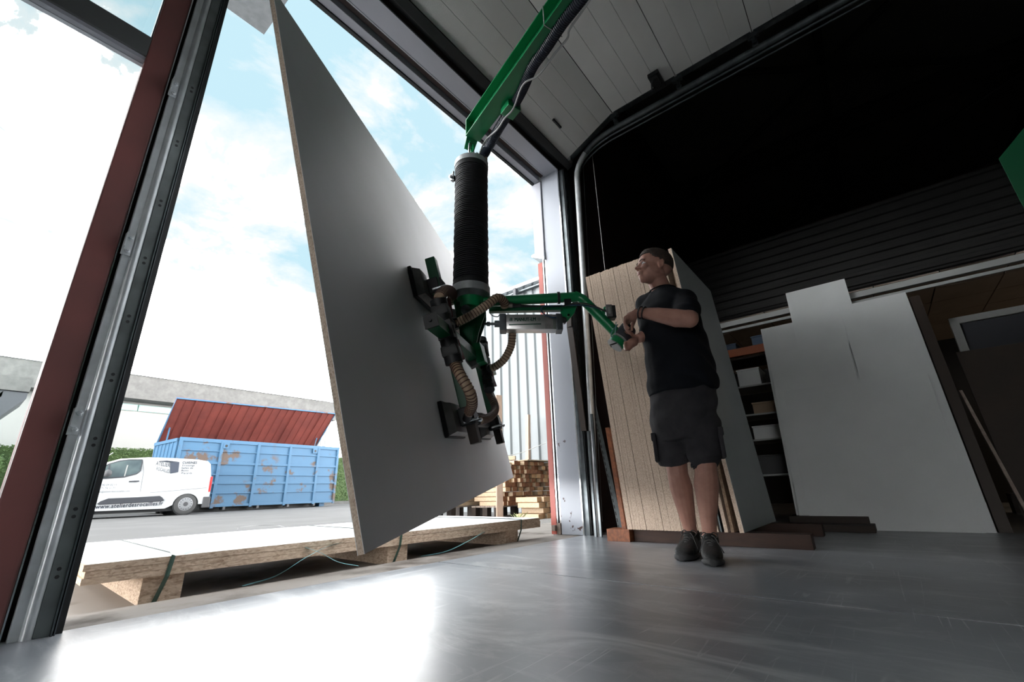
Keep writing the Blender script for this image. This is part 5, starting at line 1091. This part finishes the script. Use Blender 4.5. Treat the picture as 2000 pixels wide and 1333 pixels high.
for sd_ in (-1, 1):
    he(-.008, sd_*.071, -.004, (.017, .007, .029)); he(-.016, sd_*.076, .006, (.010, .006, .020)); he(-.018, sd_*.079, -.004, (.005, .005, .024)); he(-.004, sd_*.074, -.026, (.010, .006, .010))
bm_ = remesh(body, .0042, 5, .5, MB_ORG); bm_.materials.append(M['skin'])
skin = obj('body', bm_, None, man)
for sd_ in (-1, 1):
    b = MB(); b.ell(hp_(.0765, sd_*.028, .000), .0125, RH, 14, 10); e_ = obj('eye', b, M['eye'], man, smooth=True)
    b = MB(); b.ell(hp_(.0850, sd_*.0265, .001), (.0055, .006, .006), RH, 12, 8); obj('iris', b, M['iris'], e_, smooth=True)
    b = MB(); b.tube(bez([hp_(.081, sd_*.046, .014), hp_(.093, sd_*.032, .021), hp_(.097, sd_*.012, .016)], 4), [(.002, .0030)]*9, 8); obj('eyebrow', b, M['hair'], man, smooth=True)
    b = MB(); b.tube(bez([hp_(.074, sd_*.042, .002), hp_(.088, sd_*.030, .010), hp_(.086, sd_*.015, .003)], 4), .0032, 8); obj('eyelid', b, M['skin'], man, smooth=True)
b = MB(); b.ell(hp_(.0935, 0, -.0555), (.0055, .021, .0045), RH, 14, 8); b.ell(hp_(.0925, 0, -.0645), (.0055, .018, .0050), RH, 14, 8); obj('lips', b, M['lip'], man, smooth=True, kind='stuff')
# hair: shell over the skull above the hairline, longer on top
b = MB(); vs = []; nn1, nn2 = 44, 26
for i in range(nn2+1):
    ph = math.pi*.62*i/nn2
    for j in range(nn1):
        a = 2*math.pi*j/nn1; d = V((math.sin(ph)*math.cos(a), math.sin(ph)*math.sin(a), math.cos(ph)))
        top = max(0, d.z); r = 1.035+.085*top+.03*max(0, d.x)*top+.02*noise.noise(d*9)
        hl_lim = (.50 if d.x > .25 else (.10 if d.x > -.1 else -.45))
        t_ = d.x; ss = lambda a, b, v: (lambda u: u*u*(3-2*u))(max(0, min(1, (v-a)/(b-a))))
        lim = -.055+.060*ss(-.35, -.05, t_)+.030*ss(.05, .35, t_)+.024*ss(.35, .75, t_)+.004*noise.noise(d*14)
        tp = max(0, min(1, (.032+d.z*.088-lim)/.04)); r = .985+(r-.985)*tp
        p = V((-.016+d.x*(.099+.015*ss(0, .6, t_))*r, d.y*.0765*r, .032+d.z*.088*r))
        if p.z < lim: p = V((-.016+d.x*.085, d.y*.064, min(p.z, lim)))
        vs.append(hp_(*p))
b.add(vs, [(i*nn1+j, (i+1)*nn1+j, (i+1)*nn1+(j+1)%nn1, i*nn1+(j+1)%nn1) for i in range(nn2) for j in range(nn1)])
hr = obj('hair', b, M['hair'], man, smooth='all')
# t-shirt
sh = MB()
hem = H(1333, 768, BD); 
loft(sh, [ring(hem-Z_*.005, .205, .150, sw), ring(H(1330, 740, BD), .203, .152, sw), ring(H(1325, 705, BD), .196, .150, sw), ring(H(1316, 670, BD), .190, .145, sw), ring(H(1306, 635, BD), .192, .142, sw), ring(H(1300, 606, BD), .195, .130, sw), ring(H(1298, 588, BD), .170, .108, sw), ring(H(1296, 576, BD), .105, .085, sw), ring(H(1295, 569, BD), .080, .078, sw)])
for s_, e_, l_ in ((shL, elL, .72), (shR, elR, .80)):
    q = s_.lerp(e_, l_); sh.limb([neckB-Z_*.035, (neckB-Z_*.035).lerp(s_, .55)+Z_*.006, s_-Z_*.004], [.070, .070, .068]); sh.limb([s_+(s_-e_)*.0, s_.lerp(e_, l_*.5), q], [.072, .073, .070])
sm = remesh(sh, .008, 8, .6, MB_ORG)
for v in sm.vertices:
    n_ = v.normal; p = v.co; f = math.sin((p.z*1.0+p.x*.9-p.y*.8)*42+4*noise.noise(p*5))*.0055*max(0, noise.noise(p*3+V((5, 1, 2)))+.5)+noise.noise(p*9)*.010
    v.co = p+n_*f
sm.materials.append(M['shirt']); obj('t_shirt', sm, None, man)
b = MB(); b.tube([p+Z_*.001 for p in ring(H(1294.5, 568, BD), .076, .074, sw, 28)]+[ring(H(1294.5, 568, BD), .076, .074, sw, 28)[0]], .0045, 8); obj('collar', b, M['shirt'], man, smooth=True)
# shorts
so_ = MB(); loft(so_, [ring(H(1334, 862, BD+.01), .150, .115, sw), ring(H(1333, 820, BD+.01), .190, .140, sw), ring(H(1333, 780, BD), .192, .140, sw), ring(H(1332, 745, BD), .185, .135, sw)])
for hp, kn, xo in ((hpR, knR, -1), (hpL, knL, 1)):
    so_.tube([hp+Z_*.06, hp, hp.lerp(kn, .5), hp.lerp(kn, .80), kn+Z_*(.035 if xo < 0 else .045)], [.098, .110, .100, .099, .101], 22)
sm = remesh(so_, .008, 6, .6, MB_ORG)
for v in sm.vertices:
    n_ = v.normal; p = v.co; v.co = p+n_*(math.sin((p.z*1.4+p.y*1.0)*38+4*noise.noise(p*4))*.003+noise.noise(p*10)*.009)
sm.materials.append(M['shorts']); shr = obj('shorts', sm, None, man)
for kn, s_, lab in ((knL, 1, 'x'), (knR, -1, 'y')):
    c = (hpL if s_ > 0 else hpR).lerp(kn, .55)+rdir*s_*.094-vdir*.01
    b = MB(); b.cbox(c, rdir*.022, vdir*.13, Z_*.15); pk = obj('cargo_pocket', b, M['shorts'], shr, smooth=True, bevel=.008)
    b = MB(); b.cbox(c+Z_*.065+rdir*s_*.004, rdir*.026, vdir*.14, Z_*.045); obj('pocket_flap', b, M['shorts'], shr, smooth=True, bevel=.006)
b = MB(); b.tube([H(1326, 770, BD-.135), H(1330, 800, BD-.15), H(1338, 835, BD-.13)], .004, 6); obj('fly_seam', b, M['shorts'], shr)
# shoes
for ak, to, nm in ((akR, H(1337, 1082, BD+.0), 'r'), (akL, H(1393, 1098, BD-.10), 'l')):
    to.z = 0; a0 = V((ak.x, ak.y, 0)); d = (to-a0); d.z = 0; d.normalize(); s = V((-d.y, d.x, 0)); heel = a0-d*.065
    def sr(t, w_, h, z0=.0, e=2.6, n=20):
        c = heel+d*t+Z_*(z0+h/2); out = []
        for i in range(n):
            a = 2*math.pi*i/n; ca_, sa_ = math.cos(a), math.sin(a)
            out.append(c+s*w_*math.copysign(abs(ca_)**(2/e), ca_)+Z_*(h/2)*math.copysign(abs(sa_)**(2/e), sa_))
        return out
    b = MB(); loft(b, [sr(.0, .022, .05, .02), sr(.012, .034, .085, .018), sr(.06, .038, .10, .016), sr(.11, .040, .092, .014), sr(.16, .046, .078, .014), sr(.21, .051, .060, .014), sr(.255, .047, .048, .014), sr(.285, .034, .036, .014), sr(.297, .016, .022, .016)])
    b.tube([a0+Z_*.08-d*.01, a0+Z_*.118-d*.01], [.046, .044], 18)
    ms = remesh(b, .005, 4, .5, MB_ORG); ms.materials.append(M['shoe']); shoe = obj('shoe', ms, None, man)
    b = MB(); loft(b, [sr(-.006, .024, .022, .0, 3), sr(.01, .038, .026, .0, 3), sr(.08, .041, .024, .0, 3), sr(.15, .047, .022, .0, 3), sr(.215, .055, .026, .0, 3), sr(.262, .051, .034, .0, 3), sr(.292, .037, .036, .002, 3), sr(.306, .016, .028, .004, 3)]); obj('sole', b, M['sole'], shoe, smooth=True)
    b = MB(); b.ell(heel+d*.10+Z_*.112, (.034, .034, .02)); obj('tongue', b, M['shoe'], shoe, smooth=True)
    b = MB()
    for k in range(5):
        t = .115+k*.021; z = .112-k*.0105; c = heel+d*t+Z_*z; b.tube(bez([c-s*.028-Z_*.010, c+Z_*.003+d*.006, c+s*.028-Z_*.010], 4), .003, 6)
        if k < 4: c2 = heel+d*(t+.021)+Z_*(z-.0105); b.tube(bez([c-s*.026-Z_*.008, (c+c2)/2+Z_*.006, c2+s*.026-Z_*.008], 4), .003, 6)
    c = heel+d*.11+Z_*.118
    for q in (-1, 1):
        b.tube(bez([c, c+s*q*.022+Z_*.016, c+s*q*.042+Z_*.003, c+s*q*.030-Z_*.008, c], 5), .0026, 6)
        b.tube(bez([c, c+s*q*.022-Z_*.0+d*.03, c+s*q*.040+d*.05-Z_*.035, c+s*q*(.056)+d*.075-Z_*.07], 5), .0026, 6)
    obj('laces', b, M['lace'], shoe, kind='stuff')
    b = MB(); b.tube([a0-d*.01+Z_*.100, a0-d*.01+Z_*.128], [.041, .040], 18); obj('sock', b, M['shoe'], shoe, smooth=True)
# wristbands
for t in (.05, .13):
    p = wrL.lerp(elL, t); a = (elL-wrL).normalized(); b = MB(); u = a.orthogonal().normalized(); w_ = a.cross(u)
    b.tube([p+(u*math.cos(k*math.pi/10)+w_*math.sin(k*math.pi/10))*.0355 for k in range(21)], .0042, 8); obj('wristband', b, M['band'], man, smooth=True)
